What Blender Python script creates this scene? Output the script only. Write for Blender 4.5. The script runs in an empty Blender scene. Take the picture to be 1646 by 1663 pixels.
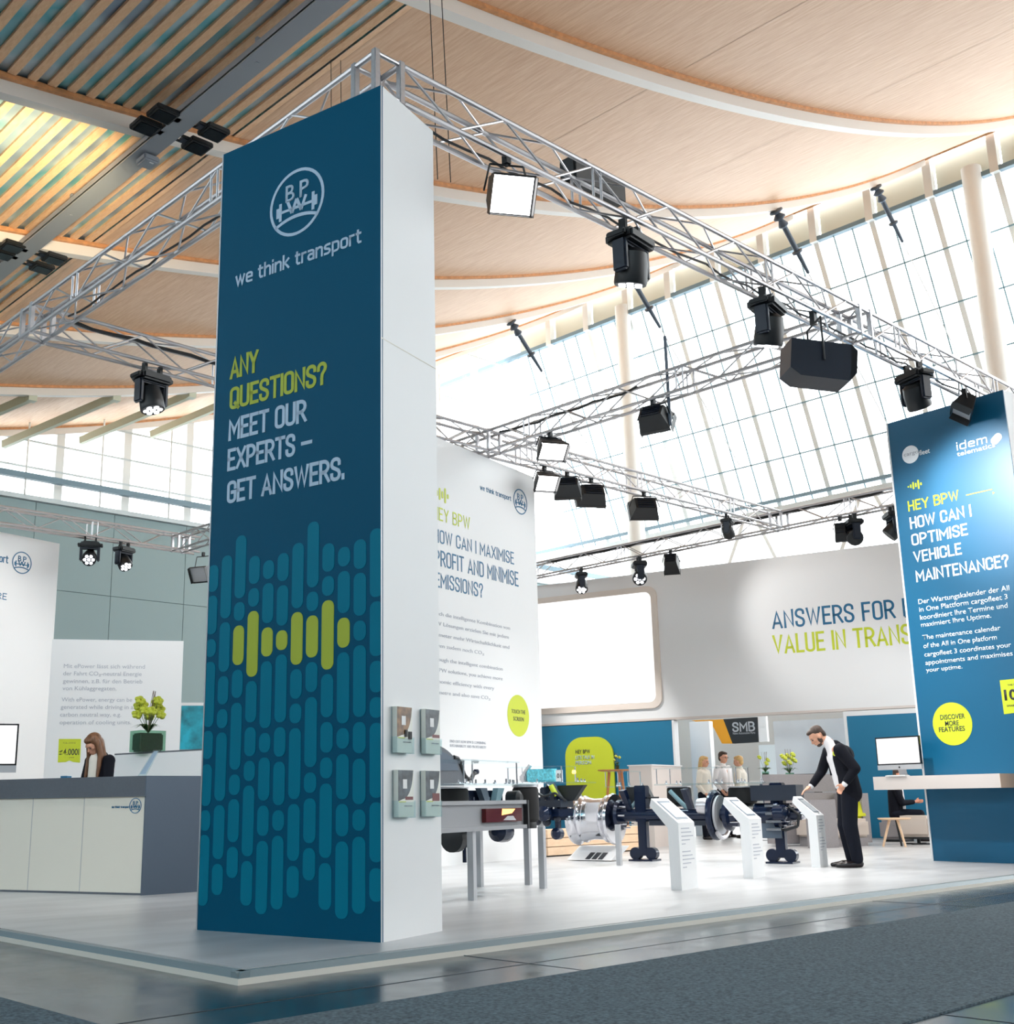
import bpy, bmesh, math, random
from mathutils import Vector, Matrix, Quaternion
R_ = math.radians
random.seed(7)
SC = bpy.context.scene
COL = SC.collection

# ------------------------------------------------------------------ camera
W_, H_ = 1646.0, 1663.0
FPX, PITCH, ROLL, YAW, CX, CY = 1908.765, 0.235363758, -0.0140563662, 0.745775782, 728.248663, 842.847767
CAMZ = 0.92
GR = 0.965739561 - YAW            # the graphic walls stand turned 12.6 degrees to the trusses
def _axes():
    c, s = math.cos(PITCH), math.sin(PITCH)
    r, u, f = Vector((1, 0, 0)), Vector((0, -s, c)), Vector((0, c, s))
    cr, sr = math.cos(ROLL), math.sin(ROLL)
    r, u = cr*r + sr*u, -sr*r + cr*u
    Q = Matrix.Rotation(-YAW, 3, 'Z')
    return Q @ r, Q @ u, Q @ f
AR, AU, AF = _axes()
CAMP = Vector((0, 0, CAMZ))
cam_d = bpy.data.cameras.new('camera'); cam = bpy.data.objects.new('camera', cam_d); COL.objects.link(cam)
cam.matrix_world = Matrix.Translation(CAMP) @ Matrix((AR, AU, -AF)).transposed().to_4x4()
cam_d.sensor_fit = 'HORIZONTAL'; cam_d.sensor_width = 36.0; cam_d.lens = FPX/W_*36.0
cam_d.shift_x = (W_/2-CX)/W_; cam_d.shift_y = (CY-H_/2)/W_
cam_d.clip_start = 0.05; cam_d.clip_end = 500
SC.camera = cam
# ------------------------------------------------------------------ daylight, exposure
SC.view_settings.view_transform = 'Standard'; SC.view_settings.look = 'None'
SC.view_settings.exposure = 0.0; SC.view_settings.gamma = 1.0; SC.view_settings.use_curve_mapping = False
wd = bpy.data.worlds.new('sky'); SC.world = wd; wd.use_nodes = True
bg = wd.node_tree.nodes['Background']
bg.inputs[0].default_value = (0.95, 0.99, 1.0, 1); bg.inputs[1].default_value = 5.6
def lamp(kind, name, loc, target, energy, color=(1, 1, 1), size=0.3, angle=60, blend=0.6, size_y=None):
    d = bpy.data.lights.new(name, kind); o = bpy.data.objects.new(name, d); COL.objects.link(o)
    d.energy = energy; d.color = color
    if kind == 'AREA':
        d.size = size
        if size_y: d.shape = 'RECTANGLE'; d.size_y = size_y
    if kind == 'SPOT': d.spot_size = R_(angle); d.spot_blend = blend; d.shadow_soft_size = size
    if kind == 'SUN': d.angle = R_(size)
    o.location = loc
    o.rotation_euler = (Vector(target)-Vector(loc)).to_track_quat('-Z', 'Y').to_euler()
    return o

# ------------------------------------------------------------------ pixel -> place helpers (real planes)
def ray(x, y): return AR*((x-CX)/FPX) - AU*((y-CY)/FPX) + AF
def onz(x, y, z): d = ray(x, y); return CAMP + d*((z-CAMZ)/d.z)
def onx(x, y, X): d = ray(x, y); return CAMP + d*(X/d.x)
def ony(x, y, Y): d = ray(x, y); return CAMP + d*(Y/d.y)
def onpl(x, y, p, n): d = ray(x, y); return CAMP + d*(((p-CAMP).dot(n))/d.dot(n))
def zat(x, y, p): d = ray(x, y); t = (p[0]*d.x+p[1]*d.y)/(d.x**2+d.y**2); return CAMZ+t*d.z
ZP = 0.065                        # top of the booth platform
DI = Vector((math.cos(GR), math.sin(GR), 0)); CI = Vector((-math.sin(GR), math.cos(GR), 0)); ZZ = Vector((0, 0, 1))

# ------------------------------------------------------------------ materials
MATS = {}
def rgb(r, g, b):
    f = lambda v: (v/255/12.92) if v/255 <= 0.04045 else ((v/255+0.055)/1.055)**2.4
    return (f(r), f(g), f(b), 1)
def mat(name, col, rough=0.5, metal=0.0, noise=0.0, nscale=20, emit=None, estr=1.0, bump=0.0, spec=0.5, stretch=None, alpha=1.0):
    m = bpy.data.materials.new(name); m.use_nodes = True; nt = m.node_tree; b = nt.nodes['Principled BSDF']
    b.inputs['Base Color'].default_value = col; b.inputs['Roughness'].default_value = rough
    b.inputs['Metallic'].default_value = metal; b.inputs['Specular IOR Level'].default_value = spec
    if emit: b.inputs['Emission Color'].default_value = emit; b.inputs['Emission Strength'].default_value = estr
    if noise or bump:
        tc = nt.nodes.new('ShaderNodeTexCoord'); mp = nt.nodes.new('ShaderNodeMapping')
        nt.links.new(tc.outputs['Object'], mp.inputs[0])
        if stretch: mp.inputs['Scale'].default_value = stretch
        n = nt.nodes.new('ShaderNodeTexNoise'); n.inputs['Scale'].default_value = nscale; n.inputs['Detail'].default_value = 6
        nt.links.new(mp.outputs[0], n.inputs['Vector'])
        if noise:
            rp = nt.nodes.new('ShaderNodeValToRGB'); rp.color_ramp.elements[0].position = .3; rp.color_ramp.elements[1].position = .7
            rp.color_ramp.elements[0].color = [max(0, c*(1-noise)) for c in col[:3]]+[1]
            rp.color_ramp.elements[1].color = [min(1, c*(1+noise)) for c in col[:3]]+[1]
            nt.links.new(n.outputs['Fac'], rp.inputs[0]); nt.links.new(rp.outputs[0], b.inputs['Base Color'])
        if bump:
            bp = nt.nodes.new('ShaderNodeBump'); bp.inputs['Strength'].default_value = bump; bp.inputs['Distance'].default_value = .01
            nt.links.new(n.outputs['Fac'], bp.inputs['Height']); nt.links.new(bp.outputs[0], b.inputs['Normal'])
    MATS[name] = m
    return m
def glassmat(name, tint, gloss=0.12, rough=0.02):
    m = bpy.data.materials.new(name); m.use_nodes = True; nt = m.node_tree; nt.nodes.clear()
    o = nt.nodes.new('ShaderNodeOutputMaterial'); mx = nt.nodes.new('ShaderNodeMixShader'); t = nt.nodes.new('ShaderNodeBsdfTransparent'); g = nt.nodes.new('ShaderNodeBsdfGlossy')
    t.inputs[0].default_value = tint; g.inputs[0].default_value = (1, 1, 1, 1); g.inputs['Roughness'].default_value = rough
    fr = nt.nodes.new('ShaderNodeLayerWeight'); fr.inputs[0].default_value = .5
    pw = nt.nodes.new('ShaderNodeMath'); pw.operation = 'POWER'; pw.inputs[1].default_value = 4
    ma = nt.nodes.new('ShaderNodeMath'); ma.operation = 'MULTIPLY_ADD'; ma.inputs[1].default_value = .6; ma.inputs[2].default_value = gloss*.3
    nt.links.new(fr.outputs['Facing'], pw.inputs[0]); nt.links.new(pw.outputs[0], ma.inputs[0]); nt.links.new(ma.outputs[0], mx.inputs[0]); nt.links.new(t.outputs[0], mx.inputs[1]); nt.links.new(g.outputs[0], mx.inputs[2]); nt.links.new(mx.outputs[0], o.inputs[0])
    MATS[name] = m; return m
M = MATS
mat('teal', rgb(0, 78, 108), .5, spec=.08); mat('teal_pill', rgb(0, 114, 140), .5, spec=.08); mat('olive', rgb(166, 180, 56), .5, spec=.25)
mat('teal_bright', rgb(0, 112, 150), .45)
mat('lime', rgb(196, 208, 40), .5); mat('white', rgb(232, 233, 234), .5); mat('white_gloss', rgb(240, 240, 240), .25)
mat('print_pale', rgb(178, 200, 220), .5, spec=.1); mat('print_blue', rgb(0, 98, 140), .5); mat('print_grey', rgb(176, 180, 190), .5)
mat('print_white', rgb(235, 240, 245), .5); mat('print_dark', rgb(40, 44, 50), .5)
mat('alu', rgb(205, 203, 206), .32, .75, noise=.06, nscale=30); mat('alu_dull', rgb(180, 182, 186), .45, .4)
mat('black', rgb(22, 26, 30), .45); mat('black_gloss', rgb(12, 14, 20), .15); mat('rubber', rgb(18, 18, 20), .8)
mat('navy', rgb(14, 28, 54), .22, .2); mat('navy_dull', rgb(24, 34, 50), .4)
mat('grey_frame', rgb(150, 152, 156), .4, .2); mat('chrome', rgb(215, 215, 220), .12, 1.0)
mat('dark_top', rgb(88, 94, 102), .5, noise=.05, nscale=40); mat('slate', rgb(78, 92, 108), .5)
mat('cream', rgb(224, 219, 206), .5); mat('warmwhite', rgb(216, 206, 200), .5)
mat('lamp_on', (1, 1, 1, 1), .5, emit=(1, .98, .97, 1), estr=6); mat('led', (1, 1, 1, 1), .5, emit=(.92, .94, 1, 1), estr=4)
mat('screen_white', (.02, .02, .02, 1), .3, emit=(1, 1, 1, 1), estr=1.15)
glassmat('glass', (.97, .99, 1, 1)); glassmat('acrylic', (.9, .96, .97, 1), .25); glassmat('glass_green', (.5, .72, .6, 1), .2)

# ------------------------------------------------------------------ mesh builder
class MB:
    def __init__(s): s.bm = bmesh.new()
    def _add(s, verts, faces):
        vs = [s.bm.verts.new(v) for v in verts]
        for f in faces:
            try: s.bm.faces.new([vs[i] for i in f])
            except ValueError: pass
        return s
    def box(s, c, sz, rot=None, bev=0):
        x, y, z = sz[0]/2, sz[1]/2, sz[2]/2; c = Vector(c)
        if bev:
            b = bmesh.new(); bmesh.ops.create_cube(b, size=1)
            for v in b.verts: v.co = Vector((v.co.x*sz[0], v.co.y*sz[1], v.co.z*sz[2]))
            bmesh.ops.bevel(b, geom=b.edges[:], offset=bev, segments=2, affect='EDGES')
            vs = [v.co.copy() for v in b.verts]; b.verts.index_update(); fs = [[v.index for v in f.verts] for f in b.faces]; b.free()
        else:
            vs = [Vector((a*x, b*y, d*z)) for a, b, d in ((-1,-1,-1),(1,-1,-1),(1,1,-1),(-1,1,-1),(-1,-1,1),(1,-1,1),(1,1,1),(-1,1,1))]
            fs = [(3,2,1,0),(4,5,6,7),(0,1,5,4),(1,2,6,5),(2,3,7,6),(3,0,4,7)]
        if rot is not None: vs = [rot @ v for v in vs]
        return s._add([v+c for v in vs], fs)
    def frame(s, o, u, v, w, a, b, d):   # box from corner o spanning a*u, b*v, d*w
        o = Vector(o); u, v, w = u*a, v*b, w*d
        vs = [o, o+u, o+u+v, o+v, o+w, o+u+w, o+u+v+w, o+v+w]
        return s._add(vs, [(3,2,1,0),(4,5,6,7),(0,1,5,4),(1,2,6,5),(2,3,7,6),(3,0,4,7)])
    def tube(s, p, q, r, r2=None, n=10, cap=True):
        p, q = Vector(p), Vector(q); r2 = r if r2 is None else r2; d = q-p
        if d.length < 1e-6: return s
        m = d.to_track_quat('Z', 'Y').to_matrix(); vs = []
        for c, rr in ((p, r), (q, r2)):
            for i in range(n): a = 2*math.pi*i/n; vs.append(c + m @ Vector((rr*math.cos(a), rr*math.sin(a), 0)))
        fs = [(i, (i+1) % n, n+(i+1) % n, n+i) for i in range(n)]
        if cap: fs += [tuple(range(n))[::-1], tuple(range(n, 2*n))]
        return s._add(vs, fs)
    def path(s, pts, r, n=6):
        for a, b in zip(pts, pts[1:]): s.tube(a, b, r, n=n)
        return s
    def lathe(s, c, prof, axis=(0, 0, 1), n=20):   # prof: list of (radius, height)
        c = Vector(c); m = Vector(axis).normalized().to_track_quat('Z', 'Y').to_matrix(); vs = []; k = len(prof)
        for r, h in prof:
            for i in range(n): a = 2*math.pi*i/n; vs.append(c + m @ Vector((r*math.cos(a), r*math.sin(a), h)))
        fs = [(j*n+i, j*n+(i+1) % n, (j+1)*n+(i+1) % n, (j+1)*n+i) for j in range(k-1) for i in range(n)]
        fs += [tuple(range(n))[::-1], tuple(range((k-1)*n, k*n))]
        return s._add(vs, fs)
    def prism(s, pts, d):               # planar polygon pts extruded by vector d
        k = len(pts); pts = [Vector(p) for p in pts]; d = Vector(d)
        vs = pts + [p+d for p in pts]
        return s._add(vs, [tuple(range(k))[::-1], tuple(range(k, 2*k))] + [(i, (i+1) % k, k+(i+1) % k, k+i) for i in range(k)])
    def ball(s, c, r, n=10, sc=(1, 1, 1), rot=None):
        b = bmesh.new(); bmesh.ops.create_uvsphere(b, u_segments=n, v_segments=max(4, n*2//3), radius=r)
        b.verts.index_update(); vs = []
        for v in b.verts:
            w = Vector((v.co.x*sc[0], v.co.y*sc[1], v.co.z*sc[2]))
            if rot is not None: w = rot @ w
            vs.append(w+Vector(c))
        fs = [[v.index for v in f.verts] for f in b.faces]; b.free()
        return s._add(vs, fs)
    def build(s, name, m, parent=None, smooth=None, kind=None, label=None):
        if parent is not None and '_inv' in parent:       # verts given in world space -> parent's root space
            s.bm.transform(ROOTM[parent.name])
        bmesh.ops.recalc_face_normals(s.bm, faces=s.bm.faces[:])
        me = bpy.data.meshes.new(name); s.bm.to_mesh(me); s.bm.free()
        me.materials.append(M[m] if isinstance(m, str) else m)
        if smooth is None: smooth = True
        if smooth:
            for p in me.polygons: p.use_smooth = True
            me.set_sharp_from_angle(angle=R_(35))
        o = bpy.data.objects.new(name, me); COL.objects.link(o)
        if parent is not None:
            o.parent = parent
            if '_inv' in parent: o['_inv'] = 1; ROOTM[o.name] = ROOTM[parent.name]
        if kind: o['kind'] = kind
        if label: o['label'] = label
        return o
ROOTM = {}
def tag(o, label, cat, group=None):
    o['label'] = label; o['category'] = cat
    if group: o['group'] = group
    return o
GROUPS = {'lighting_truss': 'aluminium box trusses of the lighting grid', 'moving_head_lamp': 'moving head lamps on the trusses', 'flood_light': 'flood lamps on the trusses', 'cable_anchor': 'cable anchors on the roof ribs',
          'brochure_holder': 'brochure holders on the tower side', 'brochure': 'brochures on the tower side', 'info_kiosk': 'information kiosks before the exhibits', 'landing_jack': 'landing jacks under the axles', 'air_spring': 'air springs of the exhibits',
          'acrylic_table': 'acrylic plates above the exhibits', 'banner_tower': 'teal banner towers', 'trailer_axle': 'trailer axles on display', 'flower_arrangement': 'flower arrangements of the booth', 'desktop_computer': 'computers of the booth', 'display_wall': 'white display walls'}
def thing(name, label, cat, loc=(0, 0, 0), rz=0, group=None, world=True):
    group = group or GROUPS.get(name)
    o = bpy.data.objects.new(name, None); COL.objects.link(o); o.empty_display_size = .1
    o.location = loc; o.rotation_euler = (0, 0, rz); tag(o, label, cat, group)
    if world:
        o['_inv'] = 1; ROOTM[o.name] = (Matrix.Translation(Vector(loc)) @ Matrix.Rotation(rz, 4, 'Z')).inverted()
    return o
def struct(name, mb, m, **k): return mb.build(name, m, kind='structure', **k)
def copy_tree(o, parent=None):
    c = o.copy(); COL.objects.link(c)
    if parent: c.parent = parent
    for ch in o.children: copy_tree(ch, c)
    return c
_unit = None
def rod(name, p, q, r, m, parent):      # copies of one shared 8-sided rod mesh, placed by transform
    key = 'rod_'+m
    if key not in ROOTM:
        b = MB().tube((0, 0, 0), (0, 0, 1), 1, n=8); o = b.build('tmp', m); ROOTM[key] = o.data; bpy.data.objects.remove(o)
    o = bpy.data.objects.new(name, ROOTM[key]); COL.objects.link(o); d = Vector(q)-Vector(p)
    mm = Matrix.Translation(Vector(p)) @ d.to_track_quat('Z', 'Y').to_matrix().to_4x4() @ Matrix.Diagonal((r, r, d.length, 1))
    o.parent = parent
    if parent is not None and '_inv' in parent: mm = ROOTM[parent.name] @ mm
    o.matrix_basis = mm
    return o
def text(s, o, u, w, h, m, parent, name='lettering', n=None, bold=0.0, align=None, ext=.0015, label=None, v=ZZ):
    """flat lettering: lower left baseline o, reading along u, total width w, cap height h, standing off along n"""
    c = bpy.data.curves.new('t', 'FONT'); c.body = s; c.size = 1; c.offset = bold; c.resolution_u = 3; c.extrude = 0
    if align: c.align_x = align
    t = bpy.data.objects.new('t', c); COL.objects.link(t); bpy.context.view_layer.update()
    me = bpy.data.meshes.new_from_object(t.evaluated_get(bpy.context.evaluated_depsgraph_get()))
    bpy.data.objects.remove(t); bpy.data.curves.remove(c)
    xs = [q.co.x for q in me.vertices]; x0, x1 = min(xs), max(xs); cap = 0.69
    n = n if n is not None else u.cross(v); o = Vector(o)
    b = bmesh.new(); b.from_mesh(me); bpy.data.meshes.remove(me)
    for q in b.verts: q.co = o + u*((q.co.x-x0)/(x1-x0)*w) + v*(q.co.y/cap*h) + n*.004
    mb = MB(); mb.bm.free(); mb.bm = b
    r = bmesh.ops.extrude_face_region(b, geom=b.faces[:]); bmesh.ops.translate(b, verts=[g for g in r['geom'] if isinstance(g, bmesh.types.BMVert)], vec=-n*.003)
    return mb.build(name, m, parent, smooth=False, label=label)
# condensed stroke lettering: glyphs on a 0..1 cap height, polylines; "o(cx,cy,rx,ry,a0,a1)" adds an arc
def _arc(cx, cy, rx, ry, a0, a1, n=8): return [(cx+rx*math.cos(R_(a0+(a1-a0)*i/n)), cy+ry*math.sin(R_(a0+(a1-a0)*i/n))) for i in range(n+1)]
def _pill(x0, x1, y0, y1, r): return _arc(x1-r, y1-r, r, r, 0, 90, 5)+_arc(x0+r, y1-r, r, r, 90, 180, 5)+_arc(x0+r, y0+r, r, r, 180, 270, 5)+_arc(x1-r, y0+r, r, r, 270, 360, 5)
def _glyphs():
    g = {}; w = .40; r = .17
    g['A'] = (.46, [[(0, 0), (.23, 1), (.46, 0)], [(.08, .27), (.38, .27)]])
    g['B'] = (w, [[(0, 0), (0, 1)]+_arc(w-.2, .76, .19, .24, 90, -90)+[(0, .52)], [(0, .52)]+_arc(w-.19, .26, .21, .26, 90, -90)+[(0, 0)]])
    g['C'] = (w, [[(w, .70)]+_arc(w-r, 1-r, r, r, 0, 90, 5)+_arc(r, 1-r, r, r, 90, 180, 5)+_arc(r, r, r, r, 180, 270, 5)+_arc(w-r, r, r, r, 270, 360, 5)+[(w, .30)]])
    g['D'] = (w, [[(0, 0), (0, 1)]+_arc(w-.2, .8, .2, .2, 90, 0, 5)+_arc(w-.2, .2, .2, .2, 0, -90, 5)+[(0, 0)]])
    g['E'] = (.34, [[(.34, 1), (0, 1), (0, 0), (.34, 0)], [(0, .52), (.29, .52)]])
    g['F'] = (.34, [[(.34, 1), (0, 1), (0, 0)], [(0, .5), (.28, .5)]])
    g['G'] = (w, [[(w, .72)]+_arc(w-r, 1-r, r, r, 0, 90, 5)+_arc(r, 1-r, r, r, 90, 180, 5)+_arc(r, r, r, r, 180, 270, 5)+_arc(w-r, r, r, r, 270, 360, 5)+[(w, .48), (.22, .48)]])
    g['H'] = (w, [[(0, 0), (0, 1)], [(w, 0), (w, 1)], [(0, .52), (w, .52)]])
    g['I'] = (.0, [[(0, 0), (0, 1)]])
    g['K'] = (.42, [[(0, 0), (0, 1)], [(.4, 1), (0, .4)], [(.13, .58), (.42, 0)]])
    g['L'] = (.32, [[(0, 1), (0, 0), (.32, 0)]])
    g['M'] = (.52, [[(0, 0), (0, 1), (.26, .36), (.52, 1), (.52, 0)]])
    g['N'] = (.42, [[(0, 0), (0, 1), (.42, 0), (.42, 1)]])
    g['O'] = (w, [_pill(0, w, 0, 1, r)+[(w, 1-r)]])
    g['P'] = (w, [[(0, 0), (0, 1)]+_arc(w-.24, .72, .24, .28, 90, -90)+[(0, .44)]])
    g['Q'] = (w, [_pill(0, w, 0, 1, r)+[(w, 1-r)], [(.24, .22), (.42, -.03)]])
    g['R'] = (w, [[(0, 0), (0, 1)]+_arc(w-.24, .73, .24, .27, 90, -90)+[(0, .46)], [(.2, .46), (.42, 0)]])
    g['S'] = (w, [[(w-.01, .76)]+_arc(w-r-.01, 1-r, r, r, 10, 90, 4)+_arc(r, .765, r, .235, 90, 200, 5)+[(.06, .6), (.34, .42)]+_arc(w-r, .235, r, .235, 20, -90, 5)+_arc(r, r, r, r, 270, 180, 4)+[(0, .24)]])
    g['T'] = (.42, [[(0, 1), (.42, 1)], [(.21, 1), (.21, 0)]])
    g['U'] = (w, [[(0, 1)]+_arc(r, r, r, r, 180, 270, 5)+_arc(w-r, r, r, r, 270, 360, 5)+[(w, 1)]])
    g['V'] = (.44, [[(0, 1), (.22, 0), (.44, 1)]])
    g['W'] = (.66, [[(0, 1), (.165, 0), (.33, .96), (.495, 0), (.66, 1)]])
    g['X'] = (.44, [[(0, 1), (.44, 0)], [(.44, 1), (0, 0)]])
    g['Y'] = (.44, [[(0, 1), (.22, .46), (.44, 1)], [(.22, .46), (.22, 0)]])
    g['?'] = (.36, [[(0, .72)]+_arc(.18, .8, .18, .2, 180, 0, 8)+[(.33, .66), (.2, .46), (.18, .3)], [(.18, .0), (.18, .13)]])
    g['.'] = (.02, [[(.01, 0), (.01, .13)]]); g['\u2013'] = (.46, [[(0, .44), (.46, .44)]]); g[' '] = (.12, [])
    x = .72; q = .36; rr = .15
    lo = _pill(0, q, 0, x, rr)+[(q, x-rr)]
    g['o'] = (q, [lo]); g['e'] = (q, [[(.02, .38), (q, .38), (q, x-rr)]+_arc(q-rr, x-rr, rr, rr, 0, 90, 5)+_arc(rr, x-rr, rr, rr, 90, 180, 5)+_arc(rr, rr, rr, rr, 180, 270, 5)+[(q-.02, 0)]])
    g['w'] = (.56, [[(0, x), (.14, 0), (.28, x-.04), (.42, 0), (.56, x)]]); g['t'] = (.24, [[(.08, .95), (.08, .14), (.14, 0), (.24, 0)], [(0, x), (.23, x)]])
    n_ = [(0, x-rr)]+_arc(q-rr, x-rr, rr, rr, 110, 0, 6)+[(q, 0)]
    g['h'] = (q, [[(0, 0), (0, 1.05)], n_]); g['n'] = (q, [[(0, 0), (0, x)], n_]); g['i'] = (0, [[(0, 0), (0, x-.04)], [(0, .98), (0, 1.02)]])
    g['k'] = (.34, [[(0, 0), (0, 1.05)], [(.32, x), (0, .3)], [(.1, .42), (.34, 0)]]); g['r'] = (.22, [[(0, 0), (0, x)], [(0, x-.2)]+_arc(.14, x-.14, .14, .14, 170, 70, 4)+[(.22, x)]])
    g['a'] = (.34, [[(.02, x)]+_arc(.34-rr, x-rr, rr, rr, 90, 0, 5)+[(.34, 0)], [(.34, .42), (.14, .42)]+_arc(.12, .21, .12, .21, 90, 270, 5)+[(.24, 0), (.34, .08)]])
    g['s'] = (.32, [[(.30, x)]+_arc(.14, .54, .14, .18, 90, 215, 5)+[(.24, .34)]+_arc(.18, .18, .14, .18, 45, -90, 5)+[(.01, 0)]])
    g['p'] = (q, [[(0, -.3), (0, x)], [(0, x), (q-rr, x)]+_arc(q-rr, x-rr, rr, rr, 90, 0, 5)+_arc(q-rr, rr, rr, rr, 0, -90, 5)+[(0, 0)]])
    g['d'] = (q, [[(q, 0), (q, 1.05)], [(q, x), (rr, x)]+_arc(rr, x-rr, rr, rr, 90, 180, 5)+_arc(rr, rr, rr, rr, 180, 270, 5)+[(q, 0)]])
    g['m'] = (.58, [[(0, 0), (0, x)], [(0, x)]+_arc(.17, x-.12, .12, .12, 90, 0, 4)+[(.29, 0)], [(.29, x-.1)]+_arc(.46, x-.12, .12, .12, 120, 0, 4)+[(.58, 0)]])
    g['l'] = (0, [[(0, 0), (0, 1.05)]]); g['c'] = (.32, [[(.32, x)]+_arc(rr, x-rr, rr, rr, 90, 180, 5)+_arc(rr, rr, rr, rr, 180, 270, 5)+[(.32, 0)]])
    return g
GL = _glyphs()
def sign(s, o, u, w, h, m, parent, n, wt=.13, name='lettering', gap=.2):
    """condensed stroke lettering of total width w and cap height h, baseline start o"""
    tot = sum(GL[c][0] for c in s)+gap*(len(s)-1)+wt; kx = w/tot; mb = MB(); x = wt/2*kx
    ky = h*(1-wt) if True else h
    wx, wy = wt*kx*.5, wt*h*.5
    for ci_, c in enumerate(s):
        gw, st = GL[c]
        for pl in st:
            pts = [(x+a*kx, wy+b*ky) for a, b in pl]; k = len(pts)
            pts = [pts[0]]+[b for a, b in zip(pts, pts[1:]) if math.hypot(b[0]-a[0], b[1]-a[1]) > 1e-6]; k = len(pts)
            hw = wt*.5*min(h, kx*1.15)
            L, R = [], []
            for i in range(k):
                dp = Vector((pts[i][0]-pts[i-1][0], pts[i][1]-pts[i-1][1])).normalized() if i else None
                dn = Vector((pts[i+1][0]-pts[i][0], pts[i+1][1]-pts[i][1])).normalized() if i < k-1 else None
                if dp is None: dp = dn
                if dn is None: dn = dp
                t = dp+dn; t = t.normalized() if t.length > .3 else dp
                nn = Vector((-t.y, t.x)); cs = max(.4, nn.dot(Vector((-dn.y, dn.x)))); e = Vector((0, 0))
                if i == 0: e = -dn*hw*.98
                if i == k-1: e = dp*hw*.98
                if k > 2 and pts[0] == pts[-1]: e = Vector((0, 0))
                pc = Vector(pts[i])+e; lo, hi = -.31*h, (1.1 if c.islower() else 1.0)*h
                if c.isupper() and c != 'Q': lo = 0
                for Q_, q_ in ((L, pc+nn*hw/cs), (R, pc-nn*hw/cs)): Q_.append(Vector((q_.x, min(max(q_.y, lo), hi))))
            F3 = lambda q, d: o+u*q.x+ZZ*q.y+n*d
            for i in range(k-1):
                mb._add([F3(L[i], .004), F3(R[i], .004), F3(R[i+1], .004), F3(L[i+1], .004), F3(L[i], .001), F3(R[i], .001), F3(R[i+1], .001), F3(L[i+1], .001)], [(0,1,2,3), (0,3,7,4), (1,5,6,2), (0,4,5,1), (3,2,6,7)])
        x += (gw+gap)*kx
    return mb.build(name, m, parent, smooth=False)
def zline(p, py):                       # height z at which the upright through p is seen at picture row py
    q = Vector((p[0], p[1], 0))-CAMP; k = CY-py
    return (FPX*q.dot(AU)-k*q.dot(AF))/(k*AF.z-FPX*AU.z)
class Panel:
    def __init__(s, o, u): s.o = Vector(o); s.u = Vector(u).normalized(); s.n = s.u.cross(ZZ)
    def pt(s, x, y): return onpl(x, y, s.o, s.n)
    def text(s, t, a, b, top, m, parent, **k):
        A, B, T = s.pt(*a), s.pt(*b), s.pt(a[0], top)
        z = (A.z+B.z)/2; o = Vector((A.x, A.y, z))
        return text(t, o, s.u, (B-A).dot(s.u), T.z-A.z, m, parent, n=s.n, **k)
    def sign(s, t, a, b, top, m, parent, **k):
        A, B, T = s.pt(*a), s.pt(*b), s.pt(a[0], top)
        return sign(t, Vector((A.x, A.y, (A.z+B.z)/2)), s.u, (B-A).dot(s.u), T.z-A.z, m, parent, s.n, **k)
def poly(name, pts, n, m, parent, th=.004, **k):
    return MB().prism([Vector(p)+n*th for p in pts], -n*(th-.0005)).build(name, m, parent, smooth=False, **k)
def rrect(c, u, v, w, h, r, k=8):       # rounded rectangle outline
    P = []
    for sx, sy, a0 in ((1, 1, 0), (-1, 1, 90), (-1, -1, 180), (1, -1, 270)):
        for i in range(k+1):
            a = R_(a0+90*i/k); P.append(c+u*(sx*(w/2-r)+r*math.cos(a))+v*(sy*(h/2-r)+r*math.sin(a)))
    return P
def emblem(c, u, r, m, parent, n):      # ring with letters over a bridge arc
    mb = MB(); v = ZZ; N = 40; th = r*.09
    def band(pts_o, pts_i):
        for i in range(len(pts_o)-1):
            mb.prism([pts_o[i]+n*.004, pts_o[i+1]+n*.004, pts_i[i+1]+n*.004, pts_i[i]+n*.004], -n*.0035)
    ci = lambda rr, a: c+u*(rr*math.cos(a))+v*(rr*math.sin(a))
    band([ci(r, 2*math.pi*i/N) for i in range(N+1)], [ci(r-th, 2*math.pi*i/N) for i in range(N+1)])
    arc = lambda off: [c+u*(r*x)+v*(r*(-.42-.28*x*x+off)) for x in [(-.78+1.56*i/16) for i in range(17)]]
    band(arc(.05), arc(-.05))
    def seg(a, b, t=.05):
        A, B = c+u*(r*a[0])+v*(r*a[1]), c+u*(r*b[0])+v*(r*b[1]); w = (B-A).normalized().cross(n)*(r*t)
        mb.prism([A+w+n*.004, B+w+n*.004, B-w+n*.004, A-w+n*.004], -n*.0035)
    for s in (-1, 1):
        seg((s*.6, -.42), (s*.6, .12)); seg((s*.7, -.3), (s*.7, 0))
    seg((-.6, -.16), (.6, -.16), .04)
    for a, b in (((-.34, .12), (-.17, -.28)), ((-.17, -.28), (0, .1)), ((0, .1), (.17, -.28)), ((.17, -.28), (.34, .12))): seg(a, b)
    e = mb.build('emblem', m, parent, smooth=False)
    for ch, x in (('B', -.42), ('P', .1)): text(ch, c+u*(r*x)+v*(r*.1), u, r*.34, r*.5, m, parent, n=n, name='emblem_letter', bold=.01)
def wave(c, u, s, m, parent, n):        # small row of upright pills
    mb = MB()
    for i, h in enumerate((.35, .75, 1.5, .9, 1.9, .6)):
        mb.prism([q+n*.004 for q in rrect(c+u*((i-2.5)*.34*s), u, ZZ, .22*s, h*s*.6, .1*s, 4)], -n*.0035)
    return mb.build('wave_mark', m, parent, smooth=False)

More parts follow.
